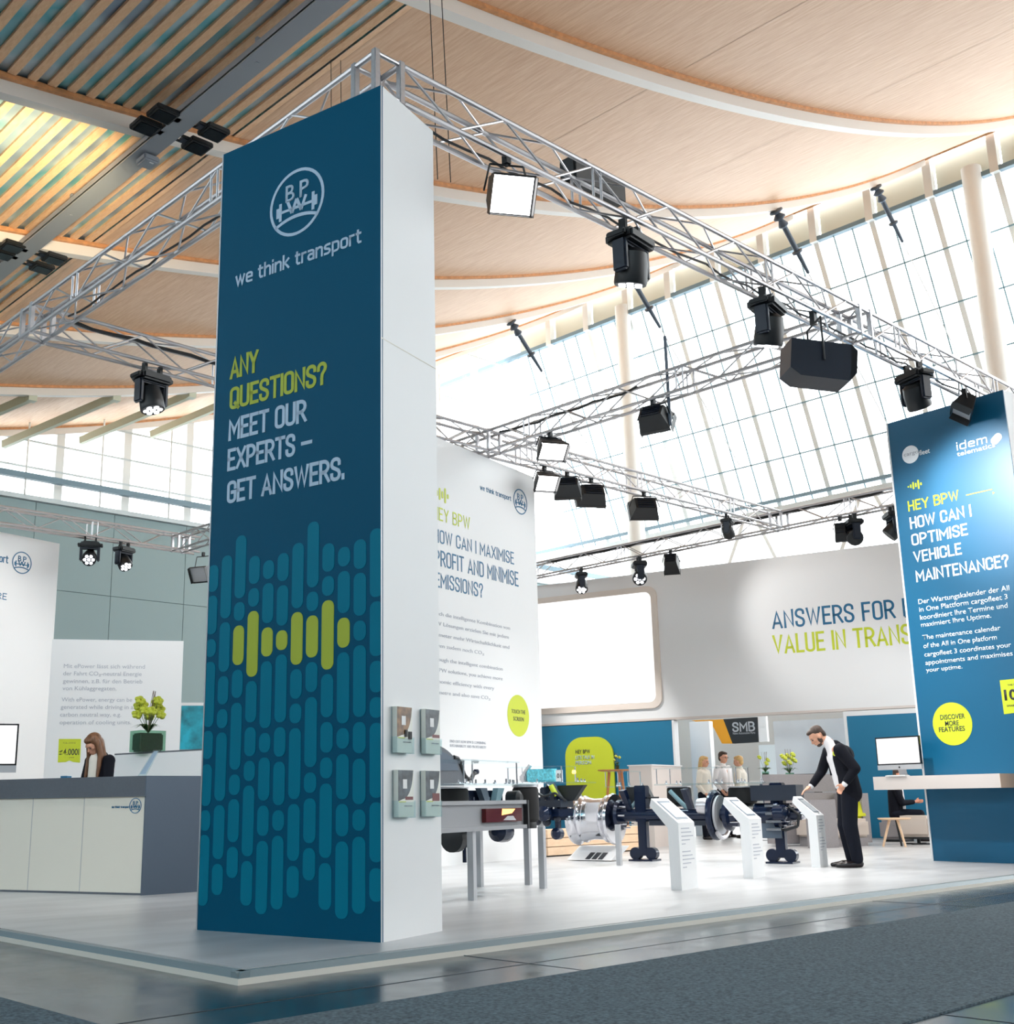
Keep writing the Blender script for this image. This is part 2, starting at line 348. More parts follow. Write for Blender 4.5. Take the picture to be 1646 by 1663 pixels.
# ------------------------------------------------------------------ hall: floor, ceiling, far walls
def floor_mat():
    m = bpy.data.materials.new('hall_floor'); m.use_nodes = True; nt = m.node_tree; b = nt.nodes['Principled BSDF']
    tc = nt.nodes.new('ShaderNodeTexCoord'); n = nt.nodes.new('ShaderNodeTexNoise'); n.inputs['Scale'].default_value = 1.3; n.inputs['Detail'].default_value = 9; n.inputs['Roughness'].default_value = .65
    rp = nt.nodes.new('ShaderNodeValToRGB'); rp.color_ramp.elements[0].position = .35; rp.color_ramp.elements[0].color = rgb(30, 44, 54); rp.color_ramp.elements[1].position = .68; rp.color_ramp.elements[1].color = rgb(66, 84, 94)
    nt.links.new(tc.outputs['Object'], n.inputs['Vector']); nt.links.new(n.outputs['Fac'], rp.inputs[0]); nt.links.new(rp.outputs[0], b.inputs['Base Color'])
    n2 = nt.nodes.new('ShaderNodeTexNoise'); n2.inputs['Scale'].default_value = 4; n2.inputs['Detail'].default_value = 5
    mr = nt.nodes.new('ShaderNodeMapRange'); mr.inputs['To Min'].default_value = .1; mr.inputs['To Max'].default_value = .32
    nt.links.new(tc.outputs['Object'], n2.inputs['Vector']); nt.links.new(n2.outputs['Fac'], mr.inputs['Value']); nt.links.new(mr.outputs[0], b.inputs['Roughness'])
    b.inputs['Specular IOR Level'].default_value = .5
    MATS['hall_floor'] = m
floor_mat()
fl = struct('floor', MB().box((16, 4.5, -.05), (60, 70, .1)), 'hall_floor')
joint = MB()
for i in range(9): joint.box((-8+i*5.0+3.2, 12, .0015), (.006, 60, .002)); joint.box((15, -4+i*4.5, .0015), (60, .006, .002))
joint.build('floor_joint', mat('joint', rgb(46, 60, 70), .4), fl, kind='stuff')
mat('carpet', rgb(90, 104, 112), .95, noise=.45, nscale=55, bump=.6, spec=.1)
c1 = MB().box((12, 3.555, .004), (40, 1.99, .008)).build('carpet_runner', 'carpet'); tag(c1, 'long dark grey carpet runner crossing the bottom right of the picture', 'carpet')
c2 = MB().box((1.55, 16, .004), (2.0, 22.9, .008)).build('carpet_runner', 'carpet'); tag(c2, 'dark grey carpet runner leading away at the bottom left corner', 'carpet')

ZC = [2.582879e-05, 0.005771356, 0.03584649, 11.69535]
def zr(x): return ((ZC[0]*x+ZC[1])*x+ZC[2])*x+ZC[3]
RIBY = [0.2+5.5*i for i in range(7)]
def wood_mat(name, a, b_, sc):
    m = bpy.data.materials.new(name); m.use_nodes = True; nt = m.node_tree; b = nt.nodes['Principled BSDF']; b.inputs['Roughness'].default_value = .55
    tc = nt.nodes.new('ShaderNodeTexCoord'); mp = nt.nodes.new('ShaderNodeMapping'); mp.inputs['Scale'].default_value = sc
    n = nt.nodes.new('ShaderNodeTexNoise'); n.inputs['Scale'].default_value = 3; n.inputs['Detail'].default_value = 8; n.inputs['Roughness'].default_value = .7
    rp = nt.nodes.new('ShaderNodeValToRGB'); rp.color_ramp.elements[0].position = .3; rp.color_ramp.elements[0].color = a; rp.color_ramp.elements[1].position = .7; rp.color_ramp.elements[1].color = b_
    nt.links.new(tc.outputs['Object'], mp.inputs[0]); nt.links.new(mp.outputs[0], n.inputs['Vector']); nt.links.new(n.outputs['Fac'], rp.inputs[0]); nt.links.new(rp.outputs[0], b.inputs['Base Color'])
    MATS[name] = m
wood_mat('roof_wood', rgb(204, 156, 120), rgb(230, 194, 160), (6, .5, 1))
wood_mat('slat_wood', rgb(228, 178, 134), rgb(248, 208, 168), (6, 1.5, 1))
mat('edge_wood', rgb(206, 146, 96), .5, noise=.2, nscale=8); mat('rib_white', rgb(226, 220, 212), .5)
def painted_reflection_mat():  # soffit behind the slats; hall reflections painted in as blue, teal and pale patches
    m = bpy.data.materials.new('painted_reflection'); m.use_nodes = True; nt = m.node_tree; b = nt.nodes['Principled BSDF']
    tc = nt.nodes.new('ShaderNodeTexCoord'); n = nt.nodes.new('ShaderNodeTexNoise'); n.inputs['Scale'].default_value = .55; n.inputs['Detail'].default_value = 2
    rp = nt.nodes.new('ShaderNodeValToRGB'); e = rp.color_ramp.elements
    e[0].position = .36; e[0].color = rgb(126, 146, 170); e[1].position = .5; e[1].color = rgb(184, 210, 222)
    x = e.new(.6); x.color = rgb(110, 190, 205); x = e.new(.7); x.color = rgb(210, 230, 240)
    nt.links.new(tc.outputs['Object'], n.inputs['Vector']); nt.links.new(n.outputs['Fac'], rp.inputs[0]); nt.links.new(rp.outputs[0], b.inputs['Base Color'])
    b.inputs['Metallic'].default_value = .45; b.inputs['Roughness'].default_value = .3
    MATS['painted_reflection'] = m
painted_reflection_mat()
def sheet(x0, x1, y0, y1, off, th, n=30):
    mb = MB(); st = (x1-x0)/n
    for i in range(n):
        a, b = x0+i*st, x0+(i+1)*st; za, zb = zr(a)+off, zr(b)+off
        mb._add([(a, y0, za), (b, y0, zb), (b, y1, zb), (a, y1, za), (a, y0, za+th), (b, y0, zb+th), (b, y1, zb+th), (a, y1, za+th)],
                [(3,2,1,0), (4,5,6,7), (0,1,5,4), (2,3,7,6)])
    return mb
XE = 39.6
ceil = struct('ceiling', sheet(10.28, XE, -30, 38.7, .03, .22, 40), 'edge_wood')
sheet(-12, 10.28, -30, 38.7, .064, .1, 60).build('reflective_soffit', 'painted_reflection', ceil)
sheet(10.16, 10.28, -30, 38.7, 0, .25, 1).build('soffit_edge_board', 'slat_wood', ceil)
smesh = None
RIBS = [-5.3]+RIBY+[38.7]
for y0, y1 in zip([-30]+RIBS[:-1], RIBS):          # plywood panels between the ribs
    for k in range(5):
        a = 10.28+(XE-10.28)*k/5; b = 10.28+(XE-10.28)*(k+1)/5
        sheet(a+.008, b-.008, y0+.004, y1-.004, 0, .028, 8).build('ceiling_panel', 'roof_wood', ceil)
for k in range(-44, 15):                 # timber slats, one board per bay between ribs
    x = 5.45+.327*k
    if x > 10.05 or x < -8: continue
    for j in range(len(RIBS)-1):
        if RIBS[j+1] < 5 or (RIBS[j+1] < 12 and x < 4): continue
        L = 5.5-.3; yc = (RIBS[j]+RIBS[j+1])/2+.05; Lr = RIBS[j+1]-RIBS[j]-.3
        if x < 2.0 and j < 8: continue
        o = MB().box((0, 0, .03), (.14, Lr, .06)).build('ceiling_slat', 'slat_wood', ceil, smooth=False) if smesh is None or abs(Lr-5.2) > .01 else bpy.data.objects.new('ceiling_slat', smesh)
        if smesh is None and abs(Lr-5.2) < .01: smesh = o.data
        if o.parent is None: COL.objects.link(o); o.parent = ceil
        o.location = (x, yc, zr(x))
for y in RIBS[1:]:
    mb = MB(); me_ = MB(); n = 44; x0, x1 = -8, XE
    for i in range(n):
        a = x0+(x1-x0)*i/n; b = x0+(x1-x0)*(i+1)/n; za, zb = zr(a), zr(b)
        for q, ya, yb, h0, h1 in ((mb, y, y+.22, -.30, 0.02), (me_, y-.09, y-.002, -.07, 0.02)):
            q._add([(a, ya, za+h0), (b, ya, zb+h0), (b, yb, zb+h0), (a, yb, za+h0), (a, ya, za+h1), (b, ya, zb+h1), (b, yb, zb+h1), (a, yb, za+h1)],
                   [(3,2,1,0), (4,5,6,7), (0,1,5,4), (1,2,6,5), (2,3,7,6), (3,0,4,7)])
    mb.build('roof_rib', 'rib_white', ceil); me_.build('rib_edge_strip', 'edge_wood', ceil)
# service channel under the ribs
mat('channel', rgb(150, 156, 164), .4, .3)
bz = zr(9.1)-.52
CXa, CXb = onz(512, 0, bz).x, onz(565, 0, bz).x; CXc = (CXa+CXb)/2; CWd = CXb-CXa
ch = thing('service_channel', 'long grey metal service channel running under the timber slats', 'beam', (CXc, 15, bz), world=True)
MB().box((CXc, 17, bz), (CWd, 46, .06)).box((CXa+.015, 17, bz+.07), (.03, 46, .14)).box((CXb-.015, 17, bz+.07), (.03, 46, .14)).build('channel_body', 'channel', ch)
for y in (8, 10.5, 13.6, 20, 24.8, 30, 35): MB().box((CXc, y, bz+.26), (.06, .06, .3)).box((CXc, y, bz-.035), (.05, .05, .012)).build('hanger', 'channel', ch)
zb = bz-.02
for i, (x, y, s, lb) in enumerate(((265, 185, -1, 'left of the channel, nearer of the pair by the rib end'), (237, 205, -1, 'left of the channel, farther of the pair at the second rib'), (347, 215, 1, 'right of the channel, upper one above the tower banner corner'), (320, 237, 1, 'right of the channel, lower one beside the tower banner corner'),
        (20, 400, -1, 'left picture edge, upper one at the third rib'), (4, 412, -1, 'left picture edge, lower one at the third rib'), (88, 420, 1, 'right of the channel at the third rib, upper of two'), (68, 435, 1, 'right of the channel at the third rib, lower of two'))):
    x, y, _z = onz(x, y, zb)
    t = thing('ceiling_floodlight', 'flat black ceiling floodlight '+lb, 'light', (x, y, bz), group='black floodlights along the service channel')
    MB().box((x, y, zb), (.42, .4, .1), bev=.02).build('housing', 'black', t)
    MB().box((x, y, zb-.055), (.32, .3, .012)).build('glass_front', 'black_gloss', t)
    for dy in (-.09, .09): MB().box((x-s*.32, y+dy, zb+.02), (.26, .035, .035)).build('bracket', 'black', t)
    MB().box((x-s*.26, y, zb+.02), (.1, .14, .06)).build('driver_box', 'navy_dull', t)
sx, sy = onz(240, 262, bz-.1).xy
t = thing('access_point', 'small grey box sensor fixed beneath the service channel', 'sensor', (sx, sy, bz-.12)); MB().box((sx, sy, bz-.1), (.3, .34, .13), bev=.03).build('housing', 'channel', t); MB().box((sx+.02, sy-.1, bz-.17), (.07, .03, .006)).build('status_light', 'white', t)
# end wall: cladding panels, ledge, glazing
YW = 38.7
mat('cladding', rgb(136, 156, 158), .7); mat('clad_joint', rgb(112, 134, 138), .7)
wl = struct('wall_back', MB().box((19, YW+.16, 5.6), (62, .2, 11.2)), 'clad_joint')
pm = None
for i in range(18):
    for j, (z0, z1) in enumerate(((0, 4.1), (4.1, 8.2), (8.2, 11.2))):
        x = -8+2.95*i+.69
        if x > 46: continue
        MB().box((x+1.475, YW+.03, (z0+z1)/2), (2.93, .06, z1-z0-.02)).build('wall_panel', 'cladding', wl, smooth=False)
mat('frame_grey', rgb(196, 204, 206), .5); mat('steel_white', rgb(222, 224, 222), .5)
w1 = struct('window_1', MB().box((19, YW+.05, 11.3), (62, .35, .16)), 'frame_grey')
MB().box((19, YW-.75, 11.85), (62, .22, .2)).build('sill_rail', mat('rail_blue', rgb(110, 136, 150), .5), w1)
for i in range(17):
    x = 15.55+2.72*(i-9)
    if -8 < x < 40: rod('tension_rod', (x, YW-.75, 11.2), (x, YW-.75, min(zr(x), 14.6+max(0, x-20)*.38)), .035, 'steel_white', w1)
for i in range(-9, 11):
    x = 17.04+2.58*i
    if x > 40.5 or x < -8: continue
    MB().box((x, YW+.1, (11.3+zr(x))/2), (.3, .2, zr(x)-11.3)).build('mullion', 'steel_white', w1)
for zz in (12.4, 13.35, 14.4, 17, 19.5, 22):
    xs = -8
    if zz > 14.4: xs = {17: 25.6, 19.5: 32, 22: 37}[zz]
    MB().box(((xs+40)/2, YW+.02, zz), (40-xs, .06, .07)).build('transom', 'frame_grey', w1)
for i in range(-10, 10):
    a, b = 17.04+2.58*i+.16, 17.04+2.58*(i+1)-.16
    if b > 41 or a < -9: continue
    MB().prism([(a, YW+.12, 11.4), (b, YW+.12, 11.4), (b, YW+.12, zr(b)), (a, YW+.12, zr(a))], (0, .012, 0)).build('pane', 'glass', w1, smooth=False)
# raking roof edge beam on the end wall
mb = MB()
for i in range(30):
    a, b = -8+i*1.6, -8+(i+1)*1.6
    mb._add([(a, YW-.05, zr(a)-.3), (b, YW-.05, zr(b)-.3), (b, YW+.25, zr(b)-.3), (a, YW+.25, zr(a)-.3), (a, YW-.05, zr(a)+.3), (b, YW-.05, zr(b)+.3), (b, YW+.25, zr(b)+.3), (a, YW+.25, zr(a)+.3)], [(3,2,1,0),(4,5,6,7),(0,1,5,4),(2,3,7,6)])
mb.build('roof_edge_beam', 'rib_white', w1)
for i in range(9):                       # raking struts from the last rib to the posts
    x = 15.3+2.72*(i-5)
    a = Vector((x+1.1, 33.4, zr(x+1.1)-.3)); b = Vector((x-.6, YW-.75, zr(x)-.9))
    d = b-a; m3 = d.to_track_quat('Z', 'Y').to_matrix()
    MB().box((a+b)/2, (.16, .26, d.length), rot=m3).box(a, (.26, .26, .3)).build('roof_strut', mat('strut', rgb(196, 198, 176), .5) if 'strut' not in M else 'strut', w1)

# sloping glass wall on the right
GX0, GZ0, GX1, GZ1 = 43.7, 13.0, 40.0, 22.42
w2 = struct('window_2', MB().box((GX0+.1, 17, GZ0-.15), (.5, 66, .3)), 'frame_grey')
MB().box((GX0-.2, 17, GZ0+.25), (.12, 66, .14)).build('sill_rail', 'rail_blue', w2)
MB().box((GX1, 17, GZ1), (.25, 66, .18)).build('head_rail', 'rail_blue', w2)
gd = Vector((GX1-GX0, 0, GZ1-GZ0)); gl = gd.length; gm = Matrix((Vector((0, 1, 0)).cross(gd.normalized()), (0, 1, 0), gd.normalized())).transposed()
gp = lambda t, y: Vector((GX0, y, GZ0))+gd*t
mat('bluish', rgb(120, 150, 160), .5)
for i in range(-8, 14):
    y = 19.2+2.38*i
    if y > YW: continue
    MB().box(gp(.5, y)+Vector((.12, 0, 0)), (.2, .2, gl), rot=gm).build('mullion', 'steel_white', w2)
    for k in (1, 2): 
        if y+.8*k < YW: MB().box(gp(.5, y+.793*k), (.05, .045, gl), rot=gm).build('glazing_bar', 'bluish', w2)
for j in range(1, 5): MB().box(gp(j/5, 13), (.05, 50, .06), rot=gm).build('transom', 'bluish', w2)
o_ = Vector((.12, 0, 0)); pme = None            # each pane between the bars
for i in range(-8, 9):
    for k in range(3):
        for j in range(5):
            c = gp((j+.5)/5, 19.2+2.38*i+.793*(k+.5))+o_
            if c.y > YW-.3: continue
            if pme is None: o = MB().box((0, 0, 0), (.012, .75, gl/5-.05), rot=gm).build('pane', 'glass', w2, smooth=False); pme = o.data
            else: o = bpy.data.objects.new('pane', pme); COL.objects.link(o); o.parent = w2
            o.location = c
MB().prism([gp(0, -16)+o_, gp(0, .1)+o_, gp(1, .1)+o_, gp(1, -16)+o_], (.012, 0, 0)).build('pane', 'glass', w2, smooth=False)
mat('header_panel', rgb(204, 206, 192), .6)
for i in range(-8, 14):
    y = 19.2+2.38*i
    if y+2 > YW: continue
    MB().box((GX1+.25, y+1.19, (GZ1+zr(XE))/2+.1), (.1, 2.0, zr(XE)-GZ1-.1)).build('header_panel', 'header_panel', w2)
    MB().box((GX1, y, (GZ1+zr(XE))/2), (.3, .3, zr(XE)-GZ1+.2)).build('header_post', 'steel_white', w2)
MB().box((XE+.05, 17, zr(XE)+.05), (.14, 66, .22)).build('roof_edge_board', 'edge_wood', w2)
# lower white wall below the glass, with splayed white steel legs
w3 = struct('wall_right', MB().box((GX0+.5, 4.5, 2.2), (.3, 69, 4.4)), mat('hall_white', rgb(214, 218, 220), .6))
for z in (4.6, 7.9, 10.3): MB().box((GX0+.35, 17, z), (.12, 66, .12)).build('rail', 'rail_blue', w3)
for i in range(-3, 8):
    y = 14+5.5*i
    for s in (-1, 1):
        a, b = Vector((GX0-.4, y, 7.4)), Vector((GX0-.1, y+s*2.5, GZ0-.2)); d = b-a
        if b.y > YW or y > YW: continue
        MB().box((a+b)/2, (.16, .22, d.length), rot=d.to_track_quat('Z', 'X').to_matrix()).build('steel_leg', 'steel_white', w3)
struct('wall_left', MB().box((-12.1, 4.5, 4.1), (.2, 69, 8.2)), mat('hall_grey', rgb(170, 176, 180), .7))
w4 = struct('fill_clerestory', MB().box((-12.1, 4.5, 9.5), (.2, 69, .15)), 'frame_grey')  # unseen glazed strip added so daylight fills the front of the tall tower
MB().box((-12.1, 4.5, 9.8), (.01, 69, 4.4)).build('pane', 'glass', w4)
for i in range(14): MB().box((-12.1, -28+i*5, 9.8), (.2, .2, 4.4)).build('mullion', 'steel_white', w4)
struct('wall_front', MB().box((16, -30.1, 5.5), (56, .2, 11)), 'hall_grey')
# big white columns against the glass
for i, y in enumerate((31.3, onx(1592, 500, 39.2).y)):
    t = struct('trim_%d' % (i+1), MB().tube((41.5-1.2, y, 0), (41.5-1.6, y, zr(38)), .42, .34, n=16), 'steel_white')
# tension rods with insulators hanging from the ribs
for j, (x, y, lb) in enumerate(((28.8, RIBY[3], 'second'), (28.7, RIBY[4], 'third'), (28.8, RIBY[5], 'fourth'), (33.9, RIBY[2], 'nearest'), (35.4, RIBY[3], 'second'))):
    a = Vector((x, y, zr(x)-.3)); dr = Vector((.72, 0, -.7)).normalized()
    t = thing('cable_anchor', 'dark ribbed cable anchor on the %s roof rib, %s' % (lb, 'high up near the glass' if x > 33 else 'lower down the curve'), 'anchor', a)
    MB().lathe(a, [(.05, 0), (.2, .02), (.2, .06), (.07, .12), (.18, .24), (.18, .28), (.07, .34), (.15, .5), (.15, .54), (.08, .6), (.08, 1.4), (.16, 1.42), (.16, 1.48), (.07, 1.5), (.05, 2.2)], axis=dr, n=12).build('anchor_body', 'slate', t)
    MB().tube(a+dr*2.2, a+dr*8, .018, n=6).build('cable', 'steel_white', t)

# ------------------------------------------------------------------ booth platform
PX, PY = 3.585, 5.545
mat('riser', rgb(222, 218, 208), .5); mat('edge_grey', rgb(120, 136, 142), .45)
def deck_mat():
    m = bpy.data.materials.new('deck'); m.use_nodes = True; nt = m.node_tree; b = nt.nodes['Principled BSDF']
    tc = nt.nodes.new('ShaderNodeTexCoord'); mp = nt.nodes.new('ShaderNodeMapping'); mp.inputs['Rotation'].default_value = (0, 0, GR); mp.inputs['Scale'].default_value = (1, 3, 1)
    n = nt.nodes.new('ShaderNodeTexNoise'); n.inputs['Scale'].default_value = .9; n.inputs['Detail'].default_value = 6
    rp = nt.nodes.new('ShaderNodeValToRGB'); rp.color_ramp.elements[0].position = .3; rp.color_ramp.elements[0].color = rgb(166, 168, 170); rp.color_ramp.elements[1].position = .7; rp.color_ramp.elements[1].color = rgb(192, 194, 196)
    nt.links.new(tc.outputs['Object'], mp.inputs[0]); nt.links.new(mp.outputs[0], n.inputs['Vector']); nt.links.new(n.outputs['Fac'], rp.inputs[0]); nt.links.new(rp.outputs[0], b.inputs['Base Color'])
    b.inputs['Roughness'].default_value = .33
    MATS['deck'] = m
deck_mat()
pf = thing('booth_platform', 'low pale grey exhibition booth platform with a white riser and grey metal edge', 'platform', (15, 15, 0))
X1, Y1 = 30.0, 30.0
MB().box(((PX+X1)/2+.05, (PY+Y1)/2+.05, ZP/2), (X1-PX-.1, Y1-PY-.1, ZP)).build('deck', 'deck', pf, smooth=False)
MB().box(((PX+X1)/2, PY+.01, .0165), (X1-PX, .02, .033)).box((PX+.01, (PY+Y1)/2, .0165), (.02, Y1-PY, .033)).build('riser', 'riser', pf, smooth=False)
MB().prism([(PX+.002, PY+.002, .033), (PX+.002, PY+.03, ZP), (PX+.002, PY+.075, ZP), (PX+.002, PY+.075, .033)], (X1-PX, 0, 0)).prism([(PX+.002, PY+.002, .033), (PX+.03, PY+.002, ZP), (PX+.075, PY+.002, ZP), (PX+.075, PY+.002, .033)], (0, Y1-PY, 0)).build('edge_trim', 'edge_grey', pf, smooth=False)

# ------------------------------------------------------------------ lighting trusses
ZB, ZT, TW = 6.165, 6.485, .25
def truss(label, p0, ax, L, nodes, grp='aluminium box trusses of the lighting grid', phase=0):
    """chord centre of the outer lower corner at p0; ax 'x' or 'y'; nodes: distances along it where corner blocks sit"""
    a = Vector((1, 0, 0)) if ax == 'x' else Vector((0, 1, 0)); s = Vector((0, 1, 0)) if ax == 'x' else Vector((1, 0, 0))
    p0 = Vector((p0[0], p0[1], 0)); t = thing('lighting_truss', label, 'truss', p0+Vector((0, 0, ZB)))
    P = lambda d, w, z: p0+a*d+s*w+ZZ*z
    for w in (0, TW):
        for z in (ZB, ZT): rod('chord', P(0, w, z), P(L, w, z), .024, 'alu', t)
    st = .56; n = int(L/st); d0 = phase
    for i in range(n):
        d = d0+i*st
        if d+st > L: break
        if any(abs(d+st/2-q-TW/2) < .33 for q in nodes): continue
        for w in (0, TW):
            if i % 2: rod('brace', P(d, w, ZB), P(d+st, w, ZT), .011, 'alu', t)
            else: rod('brace', P(d, w, ZT), P(d+st, w, ZB), .011, 'alu', t)
        for z in (ZB, ZT):
            rod('brace', P(d, 0 if i % 2 else TW, z), P(d+st, TW if i % 2 else 0, z), .010, 'alu', t)
        if i % 5 == 4:
            for w in (0, TW):
                rod('end_strut', P(d, w, ZB), P(d, w, ZT), .013, 'alu', t); rod('end_strut', P(d+.11, w, ZB), P(d+.11, w, ZT), .013, 'alu', t)
    for q in nodes:
        mb = MB()
        for d in (q, q+TW):
            for w in (0, TW): mb.box(P(d, w, (ZB+ZT)/2), (.055, .055, ZT-ZB+.06), bev=.008)
        for z in (ZB, ZT):
            for d in (q, q+TW): mb.tube(P(d, 0, z), P(d, TW, z), .02)
        mb.tube(P(q, 0, ZB), P(q+TW, TW, ZB), .012).tube(P(q, 0, ZT), P(q+TW, TW, ZT), .012)
        mb.build('corner_block', 'alu', t)
    return t
TX0, TX1, TX2 = 4.985, 12.25, 20.47
TY0, TY1, TY2 = 6.145, 12.33, 21.67
truss('front right box truss running from the tall banner tower towards the right', (TX0+TW+.03, TY0), 'x', 15.6, [TX1-TX0-TW-.03, TX2-TX0-TW-.28])
truss('left box truss running from the banner tower top to the left picture edge', (TX0, TY0), 'y', 15.8, [0, TY1-TY0, TY2-TY0])
truss('middle cross truss rising to the right in front of the glass wall', (TX1, TY0+TW+.03), 'y', TY2-TY0-TW-.06, [TY1-TY0-TW-.03])
truss('middle truss passing behind the banner tower at half depth', (TX0+TW+.03, TY1), 'x', 15.2, [])
truss('rear truss in front of the big white header wall', (TX2, 8.6), 'y', 13.4, [TY1-8.6])
truss('far back left truss in front of the teal cladding', (TX0+TW+.03, TY2), 'x', 7.5, [TX1-TX0-TW-.03])

# ------------------------------------------------------------------ tall banner tower in front
ZTOP = 6.105
A0 = onz(319, 1510, ZP); A1 = onz(619, 1531, ZP); A2 = onz(718, 1512, ZP)
fu = (A1-A0).normalized(); fw = (A1-A0).length
F = Panel(A0, fu); su = (A2-A1).normalized(); swd = (A2-A1).length; S = Panel(A1, su)
tw = thing('banner_tower', 'tall dark teal and white banner tower standing at the front corner of the booth', 'tower', (A0+A2)/2)
TH = ZTOP-ZP
body = MB().prism([A0-F.n*.02, A1-F.n*.02, A2, A0+(A2-A1)], ZZ*TH)
body.build('white_body', 'white', tw, smooth=False)
MB().prism([A0, A1, A1-F.n*.02, A0-F.n*.02], ZZ*TH).build('front_banner', 'teal', tw, smooth=False)
zs = (zat(622, 549, A1)); MB().frame(A1+ZZ*(zs-ZP)+S.n*.0, su, S.n, ZZ, swd, .003, .006).build('panel_joint', 'cream', tw, smooth=False)
MB().frame(A1-su*.004-fu*.002, su, S.n, ZZ, .012, .004, TH).build('edge_profile', 'alu_dull', tw, smooth=False)
MB().frame(A0-fu*.004, fu, F.n, ZZ, .012, .004, TH).build('edge_profile', 'alu_dull', tw, smooth=False)
C2 = lambda x, y: (310+x/3.828, 820+y/3.828)
C3 = lambda x, y: (0, 1150+y/3.616)
PILLS = [(135, ((375,540),(565,805),(835,945),(975,1380),(1405,1580)), ((330,575),(600,720),(745,1160))),
 (205, ((315,705),(730,1038),(1065,1240),(1270,1388),(1415,1840)), ((570,887),(915,1097))),
 (297, ((190,580),(605,720),(-750,995),(1025,1200),(1230,1646)), ((390,510),(535,787),(815,997))),
 (385, ((318,490),(518,632),(-660,1068),(1095,1352),(1382,1562)), ((310,428),(455,870),(898,1160))),
 (475, ((345,460),(487,735),(-762,942),(972,1388),(1418,1540)), ((290,543),(573,750),(780,1210))),
 (565, ((300,473),(500,750),(-780,902),(930,1352),(1382,1565)), ((315,570),(600,720),(750,1182))),
 (658, ((237,642),(-667,993),(1022,1205),(1235,1358),(1388,1829)), ((563,897),(927,1115))),
 (755, ((105,512),(540,660),(-688,948),(978,1163),(1195,1630)), ((378,498),(530,793),(822,1012))),
 (852, ((240,415),(443,565),(-593,1023),(1052,1320),(1350,1540)), ((290,413),(443,880),(910,1185))),
 (950, ((262,382),(412,672),(-702,887),(917,1358),(1388,1515)), ((270,535),(563,753),(783,1238))),
 (1050, ((215,398),(423,688),(720,843),(873,1318),(1350,1543)), ((297,565),(595,720),(755,1208))),
 (1152, ((147,573),(600,940),(970,1165),(1195,1323),(1355,1821)), ((553,905),(940,1137)))]
us = [(F.pt(*C2(x, 800))-A0).dot(fu) for x, _, _ in PILLS]
n_ = len(us); mx = (n_-1)/2; ubar = sum(us)/n_; pitch = sum((i-mx)*(u-ubar) for i, u in enumerate(us))/sum((i-mx)**2 for i in range(n_))
PW = pitch*.77
tp, gp_ = MB(), MB()
for i, (cx_, a_, b_) in enumerate(PILLS):
    u = ubar+(i-mx)*pitch; base = A0+fu*u
    for src, conv in ((a_, C2), (b_, C3)):
        for y0, y1 in src:
            z1, z0 = zline(base, conv(0, abs(y0))[1]), zline(base, conv(0, y1)[1])
            pts = rrect(Vector((base.x, base.y, (z0+z1)/2)), fu, ZZ, PW, z1-z0, PW*.44, 6)
            cl = []
            for p in pts:
                k = (p-A0).dot(fu); k2 = min(max(k, .012), fw-.004); cl.append(p+fu*(k2-k)+F.n*.003)
            (gp_ if y0 < 0 else tp).prism(cl, -F.n*.0025)
tp.build('pill_print', 'teal_pill', tw, smooth=False); gp_.build('pill_print', 'olive', tw, smooth=False, label='olive green pills of the printed pattern')
ec = F.pt(482, 328); er = (F.pt(526, 318)-F.pt(437, 340)).length/2*.98
emblem(ec, fu, er, 'print_pale', tw, F.n)
F.sign('we think transport', (382, 465), (587.6, 395), 443, 'print_pale', tw, wt=.155, gap=.18)
F.sign('ANY', (373.7, 616.3), (419, 605), 580, 'olive', tw, wt=.155, gap=.18)
F.sign('QUESTIONS?', (373, 664.7), (530.8, 625.5), 629, 'olive', tw, wt=.155, gap=.18)
F.sign('MEET OUR', (371, 716), (497.7, 686), 680, 'print_pale', tw, wt=.155, gap=.18)
F.sign('EXPERTS \u2013', (369.3, 766.7), (507, 733), 731, 'print_pale', tw, wt=.155, gap=.18)
F.sign('GET ANSWERS.', (368.6, 818), (560, 779), 782, 'print_pale', tw, wt=.155, gap=.18)

